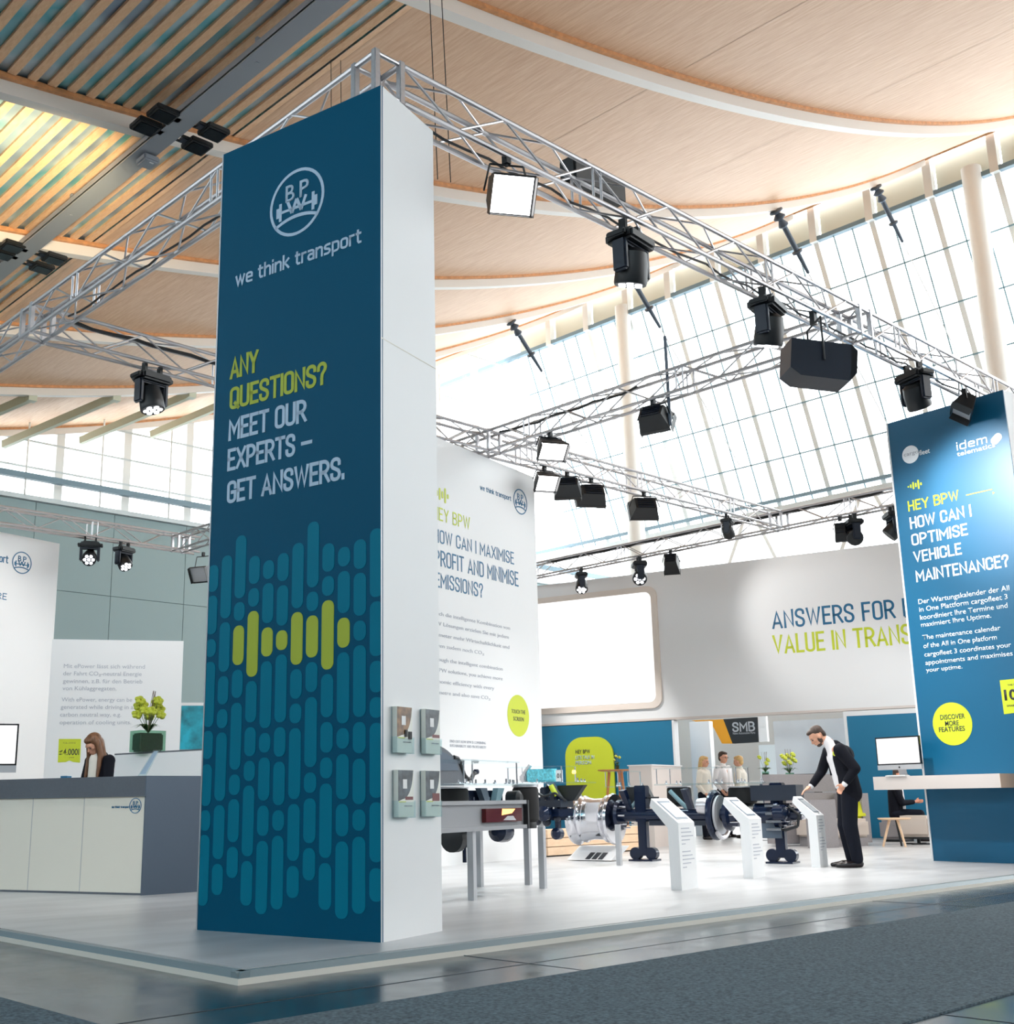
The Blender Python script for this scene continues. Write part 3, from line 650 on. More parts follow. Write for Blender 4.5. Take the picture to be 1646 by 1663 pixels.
# brochure racks on the white side
mat('bro_photo', rgb(70, 80, 88), .4, noise=.7, nscale=14); mat('bro_photo_brown', rgb(120, 84, 48), .4, noise=.8, nscale=16); mat('bro_white', rgb(226, 228, 220), .4); mat('maroon', rgb(110, 40, 44), .4)
def brochure(px, py, w_px, h_px, photo, lab, k):
    c = S.pt(px, py); u = su; v = ZZ; n = S.n
    w, h = .185, .30
    o = c-u*w/2-v*h/2
    t = thing('brochure_holder', 'clear acrylic holder '+lab, 'holder', c)
    MB().frame(o-u*.008+n*.0005, u, n, v, w+.016, .003, h*.98).frame(o-u*.008+n*.05-v*.01, u, n, v, w+.016, .003, .1).frame(o-u*.008-v*.012, u, n, v, w+.016, .053, .004).frame(o-u*.011-v*.012, u, n, v, .003, .053, .11).frame(o+u*(w+.008)-v*.012, u, n, v, .003, .053, .11).build('acrylic_tray', 'acrylic', t, smooth=False)
    b = thing('brochure', 'stack of printed brochures '+lab, 'brochure', c)
    MB().frame(o+n*.006-v*.006, u, n, v, w, .038, h).build('paper_stack', 'bro_white', b, smooth=False)
    nn = n*.0445; q = o-v*.006
    arc = [q+u*(w*(1-.02))+v*h*.995, q+v*h*.995, q+v*h*.33, q+u*w*.3+v*h*.38]+[q+u*w*(.3+.66*math.sin(a))+v*h*(1.0-.62*math.cos(a)) for a in [R_(9*i) for i in range(1, 10)]]
    MB().prism([p+nn for p in arc], -n*.0015).build('cover_photo', photo, b, smooth=False)
    MB().frame(q+nn+u*w*.04+v*h*.31, u, n, (v+u*.18).normalized(), w*.45, .0005, .006).build('cover_stripe', 'lime', b, smooth=False)
    MB().frame(q+nn+u*w*.3+v*h*.6, u, n, v, w*.26, .001, h*.2).build('cover_picture', 'white', b, smooth=False)
    if k == 0:
        MB().box(q+nn+u*w*.55+v*h*.42, (.02, .02, .045)).box(q+nn+u*w*.82+v*h*.38, (.025, .02, .05)).build('cover_devices', 'black', b)
    else:
        MB().frame(q+nn+u*w*.45+v*h*(.36 if k < 3 else .33), u, n, v, w*.5, .001, h*(.07 if k < 3 else .17)).build('cover_patch', 'maroon', b, smooth=False)
    text('SAFETY & SYSTEMS', q+nn+u*w*.38+v*h*.22, u, w*.5, .007, 'print_grey', b, n=n)
for i, (x, y, ph, lb) in enumerate(((648, 1184, 'bro_photo_brown', 'with the brown cover, upper left of four'), (694, 1187, 'bro_photo', 'upper right of four on the white tower side'), (650, 1287, 'bro_photo', 'lower left of four on the white tower side'), (694, 1287, 'bro_photo', 'with the maroon patch, lower right of four'))):
    brochure(x, y, 0, 0, ph, lb, i)

# ------------------------------------------------------------------ second teal tower at the right with shelf and computer
B0 = onz(1516, 1398, ZP); B1 = onz(1646, 1402.5, ZP); bu = (B1-B0).normalized(); T2P = Panel(B0, bu); bw = 1.72
t2 = thing('banner_tower', 'bright teal banner tower at the right picture edge asking about vehicle maintenance', 'tower', B0+bu*.8)
MB().prism([B0-T2P.n*.02, B0+bu*bw-T2P.n*.02, B0+bu*bw-T2P.n*.75, B0-T2P.n*.75], ZZ*TH).build('white_body', 'white', t2, smooth=False)
mat('teal_spotlit', rgb(0, 88, 124), .42, spec=.5)  # same print as the front tower, colour lightened and gloss raised to look spotlit
MB().prism([B0, B0+bu*bw, B0+bu*bw-T2P.n*.02, B0-T2P.n*.02], ZZ*TH).build('front_banner', 'teal_spotlit', t2, smooth=False)
MB().frame(B0-bu*.025-T2P.n*.75, bu, T2P.n, ZZ, .025, .76, TH).build('edge_profile', 'white', t2, smooth=False)
C8 = lambda x, y: (1430+x/3.958, 680+y/3.958)
def t2t(s, a, b, top, m, bold=0):
    if bold > .011: T2P.sign(s, C8(*a), C8(*b), C8(a[0], top)[1], m, t2, wt=.145, gap=.19)
    else: T2P.text(s, C8(*a), C8(*b), C8(a[0], top)[1], m, t2, bold=bold)
cc = T2P.pt(*C8(190, 230)); cr = (T2P.pt(*C8(243, 225))-T2P.pt(*C8(137, 237))).length/2
MB().prism([cc+bu*cr*math.cos(2*math.pi*i/28)+ZZ*cr*math.sin(2*math.pi*i/28)+T2P.n*.003 for i in range(28)], -T2P.n*.0025).build('round_badge', 'print_white', t2, smooth=False)
o = T2P.pt(*C8(150, 245)); text('cargo', o+T2P.n*.003, bu, cr*1.75, cr*.42, 'print_grey', t2, n=T2P.n)
t2t('fleet', (248, 232), (316, 222), 200, 'print_white', bold=.01)
t2t('idem', (485, 195), (690, 165), 142, 'print_white', bold=.03); t2t('telematics', (488, 225), (738, 200), 195, 'print_white', bold=.01)
c_ = T2P.pt(*C8(742, 130)); rr = .055
dr = (bu+ZZ*.75).normalized(); dv = dr.cross(T2P.n)
poly('logo_pill', rrect(c_, dr, dv, rr*3.0, rr*2, rr*.95, 6), T2P.n, 'print_white', t2)
wave(T2P.pt(*C8(217, 428)), bu, .115, 'lime', t2, T2P.n)
for s, a, b, top, m, bo in (('HEY BPW', (175, 580), (508, 543), 512, 'lime', .012), ('HOW CAN I', (188, 692), (588, 648), 615, 'print_white', .015), ('OPTIMISE', (198, 800), (565, 765), 725, 'print_white', .015), ('VEHICLE', (212, 915), (525, 885), 840, 'print_white', .015), ('MAINTENANCE?', (226, 1028), (832, 975), 950, 'print_white', .015),
    ('Der Wartungskalender der All', (240, 1172), (830, 1125), 1140, 'print_white', .005), ('in One Plattform cargofleet 3', (246, 1225), (818, 1178), 1193, 'print_white', .005), ('koordiniert Ihre Termine und', (252, 1278), (818, 1232), 1246, 'print_white', .005), ('maximiert Ihre Uptime.', (258, 1326), (712, 1293), 1296, 'print_white', .005),
    ('The maintenance calendar', (268, 1408), (772, 1372), 1378, 'print_white', .005), ('of the All in One platform', (274, 1465), (748, 1430), 1434, 'print_white', .005), ('cargofleet 3 coordinates your', (280, 1518), (840, 1480), 1488, 'print_white', .005), ('appointments and maximises', (286, 1572), (850, 1535), 1542, 'print_white', .005), ('your uptime.', (292, 1625), (525, 1610), 1598, 'print_white', .005)):
    t2t(s, a, b, top, m, bold=bo)
p, q = T2P.pt(*C8(548, 495)), T2P.pt(*C8(718, 478)); MB().frame(p, bu, T2P.n, ZZ, (q-p).dot(bu), .003, .014).prism([q+T2P.n*.003+ZZ*.02, q+T2P.n*.003-ZZ*.02, q+bu*.03+T2P.n*.003], -T2P.n*.002).build('arrow_print', 'lime', t2, smooth=False)
dc = T2P.pt(1546, 1175.5); r_ = (T2P.pt(1578, 1174)-T2P.pt(1514, 1176)).length/2
poly('round_sticker', [dc+bu*r_*math.cos(2*math.pi*i/36)+ZZ*r_*math.sin(2*math.pi*i/36) for i in range(36)], T2P.n, 'lime', t2)
for s, x0, x1, y in (('DISCOVER', 1527, 1567, 1169), ('MORE', 1535, 1557, 1179), ('FEATURES', 1525, 1567, 1189)):
    a, b = T2P.pt(x0, y), T2P.pt(x1, y-1); text(s, Vector((a.x, a.y, a.z))+T2P.n*.003, bu, (b-a).dot(bu), .062, 'print_dark', t2, n=T2P.n, bold=.01)
poly('price_tag', [T2P.pt(1623, 1105), T2P.pt(1660, 1101), T2P.pt(1668, 1155), T2P.pt(1630, 1160)][::-1], T2P.n, 'lime', t2)
a = T2P.pt(1631.5, 1137); text('10%', a+T2P.n*.003, bu, .30, .125, 'print_dark', t2, n=T2P.n, bold=.03)
a = T2P.pt(1636, 1114); text('THE SYSTEM', a+T2P.n*.003, bu, .2, .02, 'print_dark', t2, n=T2P.n)
a = T2P.pt(1635, 1148); text('SMART', a+T2P.n*.003, bu, .12, .025, 'print_dark', t2, n=T2P.n)

# computer shelf on the second tower
so = T2P.n*.5; q0 = onpl(1419, 1284, B0+so, T2P.n); q1 = onpl(1625, 1280, B0+so, T2P.n); sl = (q1-q0).dot(bu)
zs0, zs1 = .985, 1.155; e0 = Vector((q0.x, q0.y, zs0))
sh = thing('wall_shelf', 'thick pale cantilever shelf fixed across the teal tower, holding the computer', 'shelf', e0)
MB().frame(e0, bu, -T2P.n, ZZ, sl, .498, zs1-zs0).build('shelf_board', 'warmwhite', sh, smooth=False)
MB().frame(e0+bu*sl, bu, -T2P.n, ZZ, .004, .498, zs1-zs0).build('side_panel', mat('tan', rgb(206, 176, 150), .5), sh, smooth=False)
def computer(c, u, n, w, h, label, zt):
    """all-in-one computer: c = centre of the stand foot on the surface"""
    t = thing('desktop_computer', label, 'computer', c); ch_ = h*.17
    z0 = .09
    MB().frame(c-u*w/2+ZZ*(z0+ch_), u, -n, ZZ, w, .03, h).build('display_bezel', 'black_gloss', t, smooth=False)
    MB().frame(c-u*(w/2-.018)+ZZ*(z0+ch_+.018)+n*.003, u, -n, ZZ, w-.036, .003, h-.036).build('screen', 'screen_white', t, smooth=False)
    MB().frame(c-u*w/2+ZZ*z0, u, -n, ZZ, w, .03, ch_).build('chin', 'alu_dull', t, smooth=False)
    MB().prism([c-u*.06-n*.08, c+u*.06-n*.08, c+u*.06-n*.03+ZZ*(z0+.1), c-u*.06-n*.03+ZZ*(z0+.1)], -n*.006).frame(c-u*.09-n*.1, u, n, ZZ, .18, .17, .006).build('stand', 'alu_dull', t, smooth=False)
    MB().ball(c+ZZ*(z0+ch_/2)+n*.002, .012, 8, (1, 1, 1)).build('emblem_dot', 'black', t)
    return t
cc_ = onpl(1461, 1256, B0+so*.6, T2P.n); cc_.z = zs1
computer(cc_, bu, T2P.n, .66, .37, 'silver all-in-one computer with a blank white screen on the pale shelf', 0)
kb = cc_+T2P.n*.12+bu*.12; t = thing('keyboard', 'small white keyboard lying in front of the shelf computer', 'keyboard', kb)
MB().frame(kb-bu*.2, bu, T2P.n, ZZ, .3, .1, .012).build('key_plate', 'white', t)
MB().frame(kb-bu*.19+ZZ*.012+T2P.n*.01, bu, T2P.n, ZZ, .28, .08, .004).build('keys', 'cream', t)

# ------------------------------------------------------------------ white display wall "HEY BPW"
w_r = onz(866.5, 775, 6.1); WW = Panel((w_r.x, w_r.y, 0), DI); wlen = 5.2
dw = thing('display_wall', 'tall white display wall with blue and lime lettering behind the front tower', 'display wall', (w_r.x-DI.x*2.6, w_r.y-DI.y*2.6, ZP))
MB().frame(Vector((w_r.x, w_r.y, ZP))-DI*wlen-WW.n*.22, DI, WW.n, ZZ, wlen, .22, 6.1-ZP).build('wall_body', 'white', dw, smooth=False)
C6 = lambda x, y: (640+x/5.144, 660+y/5.144)
for s, a, b, top, m in (('HEY BPW', (325, 943), (632, 1028), 833, 'lime'), ('HOW CAN I MAXIMISE', (332, 1127), (1000, 1325), 1014, 'print_blue'), ('PROFIT AND MINIMISE', (338, 1332), (1037, 1500), 1197, 'print_blue'), ('EMISSIONS?', (343, 1508), (742, 1600), 1382, 'print_blue')):
    WW.sign(s, C6(*a), C6(*b), C6(a[0], top)[1], m, dw, wt=.11)
WW.sign('we think transport', C6(715, 695), C6(975, 790), C6(0, 655)[1], 'print_blue', dw, wt=.15)
c_ = WW.pt(*C6(1052, 797)); emblem(c_, DI, .21, 'print_blue', dw, WW.n); wave(WW.pt(*C6(390, 735)), DI, .2, 'lime', dw, WW.n)
C7 = lambda x, y: (700+x/5.487, 960+y/5.487)
for s, a, b, h in (('Durch die intelligente Kombination von', (-10, 205), (700, 340), 33), ('BPW L\u00f6sungen erzielen Sie mit jedem', (-10, 290), (690, 425), 33), ('Kilometer mehr Wirtschaftlichkeit und', (-10, 385), (695, 520), 33), ('sparen zudem noch CO\u2082', (-10, 480), (470, 575), 33),
        ('Through the intelligent combination', (-10, 618), (635, 703), 33), ('of BPW solutions, you achieve more', (-10, 705), (635, 798), 33), ('economic efficiency with every', (-10, 802), (560, 888), 33), ('kilometre and also save CO\u2082', (-10, 900), (525, 975), 33),
        ('FIND OUT HOW BPW IS COMBINING', (165, 1352), (485, 1362), 24), ('SUSTAINABILITY AND PROFITABILITY', (165, 1390), (490, 1402), 24)):
    WW.text(s, C7(*a), C7(*b), C7(a[0], a[1]-h)[1], 'print_grey', dw)
c_ = WW.pt(*C7(775, 1110)); r_ = .315
poly('round_sticker', [c_+DI*r_*math.cos(2*math.pi*i/36)+ZZ*r_*math.sin(2*math.pi*i/36) for i in range(36)], WW.n, 'lime', dw)
text('TOUCH THE', c_-DI*.2+ZZ*.03+WW.n*.003, DI, .4, .06, 'print_dark', dw, n=WW.n); text('SCREEN', c_-DI*.15-ZZ*.08+WW.n*.003, DI, .3, .06, 'print_dark', dw, n=WW.n)

# ------------------------------------------------------------------ rear header wall and lower walls
hb = onz(1146, 918.5, 6.1); hb = Vector((hb.x, hb.y, 0)); HU = (onz(1462, 879, 6.1)-onz(875, 950, 6.1)).normalized(); HW = Panel(hb, HU)
lft = (HW.pt(740, 1000)-hb).dot(HU); rgt = (HW.pt(1640, 1000)-hb).dot(HU)
zlo = zat(1146, 1162, hb)
hd = thing('header_wall', 'wide suspended pale grey header wall with the big screen and blue and lime slogan', 'header wall', (hb.x, hb.y, zlo))
SC_TL, SC_TR, SC_BR = HW.pt(874, 981.5), HW.pt(1057, 961.6), HW.pt(1067, 1140)
MB().frame(Vector((hb.x, hb.y, zlo))+HU*lft-HW.n*.3, HU, HW.n, ZZ, rgt-lft, .3, 6.1-zlo).build('wall_body', 'white', hd, smooth=False)
MB().frame(Vector((hb.x, hb.y, zlo-.05))+HU*lft-HW.n*.3, HU, HW.n, ZZ, rgt-lft, .31, .05).build('lower_edge', 'warmwhite', hd, smooth=False)
zt_, zb_ = (SC_TL.z+SC_TR.z)/2, SC_BR.z; ur = (SC_TR-hb).dot(HU); ul = lft+.5
sc_ = thing('screen', 'huge blank white screen with rounded corners set in the header wall', 'screen', hb+HU*((ul+ur)/2)+ZZ*((zt_+zb_)/2))
cS = hb+HU*((ul+ur)/2)+ZZ*((zt_+zb_)/2)
poly('screen_frame', rrect(cS, HU, ZZ, ur-ul+.28, zt_-zb_+.28, .24), HW.n, mat('beige', rgb(226, 214, 204), .5), sc_, th=.06)
poly('screen_face', rrect(cS+HW.n*.06, HU, ZZ, ur-ul, zt_-zb_, .16), HW.n, 'screen_white', sc_, th=.006)
HW.sign('ANSWERS FOR D', (1254, 1023), (1484, 1000.5), 993, 'print_blue', hd, wt=.125)
HW.sign('VALUE IN TRANS', (1256, 1064.5), (1481, 1044), 1033, 'lime', hd, wt=.125)
def backwall(name, label, x0, x1, m, z1=None, off=0.0, cat='partition'):
    a, b = (HW.pt(x0, 1240)-hb).dot(HU), (HW.pt(x1, 1240)-hb).dot(HU)
    t = thing(name, label, cat, Vector((hb.x, hb.y, ZP))+HU*(a+b)/2-HW.n*off)
    MB().frame(Vector((hb.x, hb.y, ZP))+HU*a-HW.n*(.25+off), HU, HW.n, ZZ, b-a, .24, (z1 or zlo-.06)-ZP).build('wall_panel', m, t, smooth=False)
    return t, a, b
bwl, a_, b_ = backwall('partition_wall', 'blue lower wall under the header with the lime arch', 700, 1094, 'teal_bright')
MB().frame(Vector((hb.x, hb.y, ZP))+HU*b_-HW.n*.25, HU, HW.n, ZZ, .05, .25, zlo-.06-ZP).build('edge_profile', 'white', bwl, smooth=False)
bwr, a_, b_ = backwall('partition_wall', 'bright blue lower wall behind the standing man and computer', 1381, 1640, 'teal_bright')
MB().frame(Vector((hb.x, hb.y, ZP))+HU*(a_-.06)-HW.n*.25, HU, HW.n, ZZ, .06, .26, zlo-.06-ZP).frame(Vector((hb.x, hb.y, zlo-.16))+HU*a_-HW.n*.01, HU, HW.n, ZZ, b_-a_, .015, .1).build('edge_profile', 'white', bwr, smooth=False)
pil, _, _ = backwall('pillar', 'white square pillar under the header next to the blue wall', 1099, 1132, 'white', off=.9)
gw, _, _ = backwall('partition_wall', 'light grey rear wall seen through the opening under the header', 1210, 1400, mat('pale_grey', rgb(196, 200, 204), .6), off=2.2)
gw2, _, _ = backwall('partition_wall', 'very pale rear wall behind the three standing visitors', 1130, 1215, mat('pale_blue', rgb(222, 232, 236), .6), off=4.5, z1=2.2)
# lime arch sign standing before the blue wall
ac = HW.pt(959, 1240); au = HU; awd = (HW.pt(998, 1240)-HW.pt(920, 1240)).dot(HU); ztop = HW.pt(960, 1197).z
t = thing('arch_sign', 'lime green rounded arch sign on the blue wall', 'sign', Vector((ac.x, ac.y, ZP)))
cA = Vector((ac.x, ac.y, (ztop+ZP)/2))
poly('arch_board', rrect(cA+HW.n*.03, au, ZZ, awd, ztop-ZP, awd*.36, 10), HW.n, 'lime', t, th=.05)
for s, yy, wd_, m in (('HEY BPW', 1224, .28, 'print_dark'), ('LETS TALK IN', 1233.5, .36, 'print_pale'), ('PERSON', 1242, .3, 'print_pale')):
    a = HW.pt(937, yy); text(s, Vector((a.x, a.y, a.z))+HW.n*.085, HU, wd_*1.35, .085, m, t, n=HW.n, bold=.01)
# neighbouring stand sign beyond
sg = Vector((hb.x, hb.y, 0))-HW.n*5.0; SP = Panel(sg, HU)
t = thing('stand_sign', 'black and orange hanging stand sign seen beyond the opening', 'sign', SP.pt(1180, 1186))
p4 = lambda pts: [SP.pt(*p) for p in pts]
MB().prism([p+SP.n*.0 for p in p4([(1174, 1168), (1229, 1164.5), (1231, 1205), (1189, 1207.5)])], -SP.n*.2).build('black_board', 'black', t, smooth=False)
mat('orange', rgb(240, 166, 20), .5)
MB().prism(p4([(1122, 1170), (1174, 1168), (1189, 1207.5), (1172, 1207.5), (1158, 1181), (1150, 1177)]), -SP.n*.15).build('orange_board', 'orange', t, smooth=False)
MB().prism(p4([(1230, 1164), (1243, 1163), (1246, 1204), (1232, 1205)]), -SP.n*.15).build('white_board', 'white', t, smooth=False)
a, b = SP.pt(1189, 1189), SP.pt(1226, 1187); zc = zat(1189, 1173, a)
sign('SMB', a+SP.n*.002, HU, (b-a).dot(HU), zc-a.z, 'alu_dull', t, SP.n, wt=.16)
a, b = SP.pt(1190, 1193), SP.pt(1226, 1191); text('Nano Automotive Parts', a+SP.n*.003, HU, (b-a).dot(HU), .06, 'alu_dull', t, n=SP.n)

# white counter block, benches, wooden high table with flowers
blk = onz(1064, 1376, ZP)
t = thing('counter', 'tall white block counter behind the wheel, with a warm beige end', 'counter', blk)
hb_ = zat(1064, 1243, blk)-ZP
MB().prism([blk, blk+DI*1.3, blk+DI*1.3+CI*.45, blk+CI*.45], ZZ*hb_).build('counter_body', 'warmwhite', t, smooth=False)
MB().frame(blk-DI*.02-CI*.02+ZZ*hb_, DI, CI, ZZ, 1.34, .49, .02).build('counter_top', 'white', t, smooth=False)
wood_mat('pine', rgb(222, 186, 150), rgb(236, 206, 174), (2, 2, 8))
b0 = onz(890, 1392, ZP); b1 = onz(1046, 1381, ZP); bd = (b1-b0).normalized()
t = thing('bench', 'long low pine bench in front of the blue wall', 'bench', b0)
for k in range(3): MB().frame(b0+ZZ*(.02+.13*k), bd, bd.cross(ZZ)*-1, ZZ, (b1-b0).length, .4, .12).build('bench_board', 'pine', t, smooth=False)
def flowers(c, label, sc=1.0, vase='glass_green', tall=True, box=False, leaves=10, bl=9, group=None):
    t = thing('flower_arrangement', label, 'plant', c)
    if box: MB().box(c+ZZ*.11*sc, (.30*sc, .22*sc, .22*sc)).build('vase', 'glass_green', t, smooth=False); MB().box(c+ZZ*.10*sc, (.27*sc, .19*sc, .19*sc), bev=.02).build('moss', mat('moss', rgb(34, 62, 34), .8, noise=.6, nscale=60) if 'moss' not in M else 'moss', t)
    else: MB().lathe(c, [(.06*sc, 0), (.075*sc, .02), (.08*sc, .2*sc)]).build('vase', 'glass_green', t); MB().lathe(c+ZZ*.005, [(.055*sc, 0), (.07*sc, .16*sc)]).build('moss', mat('moss', rgb(34, 62, 34), .8, noise=.6, nscale=60) if 'moss' not in M else 'moss', t)
    if 'leaf' not in M: mat('leaf', rgb(52, 92, 44), .5); mat('petal', rgb(204, 214, 70), .5, noise=.2, nscale=30); mat('twig', rgb(120, 100, 90), .7)
    rnd = random.Random(hash(label) % 1000 if False else len(label)); top = c+ZZ*.22*sc
    st, lf = MB(), MB()
    for i in range(leaves):
        a = 2*math.pi*i/leaves+rnd.random(); d = Vector((math.cos(a), math.sin(a), 0)); L = (.12+.1*rnd.random())*sc
        p0, p1, p2 = top-ZZ*.03, top+d*L*.6+ZZ*.07*sc, top+d*L*1.1+ZZ*.03*sc; s_ = d.cross(ZZ)*.018*sc
        lf._add([p0, p1+s_, p2, p1-s_], [(0, 1, 2, 3)])
    for i in range(7):
        a = rnd.random()*6.28; e = top+Vector((math.cos(a)*.06, math.sin(a)*.06, .42 if tall else .2))*sc
        st.path([top-ZZ*.05, (top+e)/2+Vector((rnd.uniform(-.02, .02), rnd.uniform(-.02, .02), 0)), e], .0025*sc, 5)
    lf.build('leaves', 'leaf', t, kind='stuff'); st.build('twigs', 'twig', t, kind='stuff')
    for i in range(bl):
        a = 2*math.pi*i/bl; o = top+Vector((math.cos(a)*.13, math.sin(a)*.10, .24+.08*math.sin(i*2.3)))*sc; mb = MB()
        for k in range(5):
            b_ = 2*math.pi*k/5; d = Vector((math.cos(b_), math.sin(b_)*.5, math.sin(b_)*.8)).normalized()*.045*sc
            mb.ball(o+d*.7, .032*sc, 8, (1, 1, .8))
        mb.build('blossom', 'petal', t); MB().tube(top-ZZ*.03, o, .003*sc, n=5).build('stem', 'leaf', t)
    return t
ht = onz(998, 1372, ZP); ht = ht+DI*.2; D_ = (ht-CAMP).xy.length
zt1 = zat(998, 1250, ht)
t = thing('high_table', 'wooden high table with splayed legs in front of the lime arch', 'table', ht)
MB().lathe(Vector((ht.x, ht.y, zt1-.03)), [(.3, 0), (.36, .015), (.36, .03)], n=24).build('table_top', mat('orange_wood', rgb(214, 140, 84), .45), t)
for i in range(3):
    a = 2*math.pi*i/3+.4; d = Vector((math.cos(a), math.sin(a), 0)); MB().tube(Vector((ht.x, ht.y, zt1-.03))+d*.14, ht+d*.3, .028, .02).build('leg', 'orange_wood', t)
flowers(Vector((ht.x, ht.y, zt1))+DI*.06, 'small yellow flower arrangement standing on the wooden high table', .5, bl=5)

# lounge at the right: sofa, cushion, pouf, stool, dark side table
s0 = onz(1322, 1378, ZP); s1 = onz(1424, 1374, ZP); sd = HU; sn = HW.n
mat('sofa_grey', rgb(150, 146, 148), .9, noise=.08, nscale=80, bump=.2); mat('seat_cream', rgb(206, 194, 184), .85)
t = thing('sofa', 'high-backed grey lounge sofa with a cream seat behind the man in the suit', 'sofa', s0)
sh_ = zat(1350, 1258, s0)-ZP
Vm = (s1-s0).normalized(); Vn = Vm.cross(ZZ)
MB().frame(s0-Vn*.15, Vm, Vn, ZZ, .55, .15, sh_*.66).build('side_panel', 'sofa_grey', t)
MB().frame(s0-Vn*1.15+ZZ*.05, Vm, Vn, ZZ, 2.0, .18, sh_*.72).build('backrest', 'sofa_grey', t); MB().frame(s0-Vn*1.17+ZZ*(.06+sh_*.72), Vm, Vn, ZZ, 2.0, .2, sh_*.26).build('top_cushion', 'sofa_grey', t)
MB().box(s0+Vm*.95-Vn*.55+ZZ*.3, (.9, .9, .32), rot=Matrix((Vm, Vn, ZZ)).transposed(), bev=.05).build('seat', 'seat_cream', t)
MB().box(s0+Vm*.95-Vn*.55+ZZ*.08, (.8, .8, .16), rot=Matrix((Vm, Vn, ZZ)).transposed()).build('plinth', 'sofa_grey', t)
MB().frame(s0-Vn*1.0+Vm*1.45+ZZ*.05, Vm, Vn, ZZ, .16, .7, sh_*.7).build('divider', 'sofa_grey', t)
mat('cushion', rgb(196, 200, 24), .8)
cp = s0+Vm*1.32-Vn*.4+ZZ*.46
b = MB(); b.box(cp+ZZ*.2, (.5, .14, .5), rot=Matrix.Rotation(math.atan2(Vm.y, Vm.x), 3, 'Z') @ Matrix.Rotation(R_(-14), 3, 'X'), bev=.065)
c_o = b.build('cushion', 'cushion'); tag(c_o, 'bright yellow cushion leaning on the grey sofa behind the man', 'cushion')
pp_ = onz(1492, 1371, ZP)
t = thing('pouf', 'cream upholstered swivel pouf on a dark metal foot beside the teal tower', 'pouf', pp_)
MB().box(pp_+ZZ*.31, (.55, .55, .36), rot=Matrix.Rotation(.2, 3, 'Z'), bev=.05).build('seat', 'seat_cream', t)
MB().box(pp_+ZZ*.11, (.5, .5, .03), rot=Matrix.Rotation(.2, 3, 'Z')).tube(pp_, pp_+ZZ*.12, .03).box(pp_+ZZ*.01, (.46, .05, .02)).box(pp_+ZZ*.01, (.05, .46, .02)).build('metal_foot', 'black', t)
tp_ = onz(1456, 1375, ZP)
t = thing('side_table', 'low round wooden side table with splayed legs beside the cream pouf', 'table', tp_)
MB().lathe(tp_+ZZ*.44, [(.25, 0), (.27, .02), (.27, .03)], n=22).build('table_top', 'pine', t)
for i in range(3):
    a = 2*math.pi*i/3+2.2; d = Vector((math.cos(a), math.sin(a), 0)); MB().tube(tp_+ZZ*.44+d*.08, tp_+d*.22, .022, .018).build('leg', 'pine' if i != 2 else 'black', t)
dt = onz(1312, 1376, ZP)-HW.n*1.5-HU*.55; zdt = zat(1300, 1272, dt)
t = thing('lounge_table', 'dark grey tapered lounge table carrying the yellow orchid', 'table', dt)
rm = Matrix.Rotation(math.atan2(HU.y, HU.x), 3, 'Z')
MB().prism([dt+HU*-.7+ZZ*(zdt-ZP), dt+HU*.12+ZZ*(zdt-ZP), dt+HU*.3, dt-HU*.55], -HW.n*.6).build('table_body', 'slate', t, smooth=False)
flowers(Vector((dt.x, dt.y, zdt))-HU*.2-HW.n*.3, 'yellow orchid in a glass vase on the dark lounge table', 1.0, bl=8)
ac_ = dt-HU*.2-HW.n*1.3
t = thing('armchair', 'black armchair back showing behind the yellow orchid', 'chair', ac_)
MB().box(ac_+ZZ*.8, (.62, .1, .95), rot=rm, bev=.04).build('backrest', 'black', t); MB().box(ac_+ZZ*.35+HW.n*-.3, (.6, .6, .14), rot=rm, bev=.04).build('seat', 'black', t)
for i, (a, b) in enumerate(((-.25, 0), (.25, 0), (-.25, -.55), (.25, -.55))): MB().tube(ac_+HU*a+HW.n*b, ac_+HU*a+HW.n*b+ZZ*.3, .02).build('leg', 'black', t)
fp = onz(1238, 1366, ZP)-HW.n*.5; t = thing('high_table', 'slim white high table carrying a dark potted plant behind the visitors', 'table', fp)
zfp = zat(1238, 1268, fp)
MB().box(Vector((fp.x, fp.y, zfp-.02)), (.6, .5, .04), rot=rm).build('table_top', 'white', t); MB().tube(fp+ZZ*.02, Vector((fp.x, fp.y, zfp-.04)), .03).build('column', 'alu_dull', t); MB().lathe(fp, [(.2, 0), (.2, .015), (.03, .03)]).build('foot', 'alu_dull', t)
flowers(Vector((fp.x, fp.y, zfp)), 'small green plant with tall twigs behind the exhibits', .9, bl=3, leaves=16)

# ------------------------------------------------------------------ reception at the left
LC = onz(230, 1454, ZP); LA = onz(0, 1448, ZP); LB = onz(319, 1448, ZP); lu = (LC-LA).normalized(); LP = Panel(LC, lu); lb = (LB-LC).normalized(); LS = Panel(LC, lb)
rc = thing('reception_counter', 'long pale reception counter with a dark grey top band and slate end', 'counter', LC-lu*1.5)
L0 = LC-lu*4.2
MB().prism([L0, LC, LC+lb*1.1, L0+lb*.75], ZZ*(1.005-ZP)).build('counter_body', 'cream', rc, smooth=False)
MB().prism([L0+ZZ*(1.005-ZP)+LP.n*.02, LC+ZZ*(1.005-ZP)+LP.n*.02, LC+lb*1.12+ZZ*(1.005-ZP), L0+lb*.77+ZZ*(1.005-ZP)], ZZ*.2).build('top_band', 'dark_top', rc, smooth=False)
MB().frame(LC+LP.n*.02+lu*.0, lb, LS.n, ZZ, 1.12, .02, 1.2-ZP+.004).build('end_panel', 'slate', rc, smooth=False)
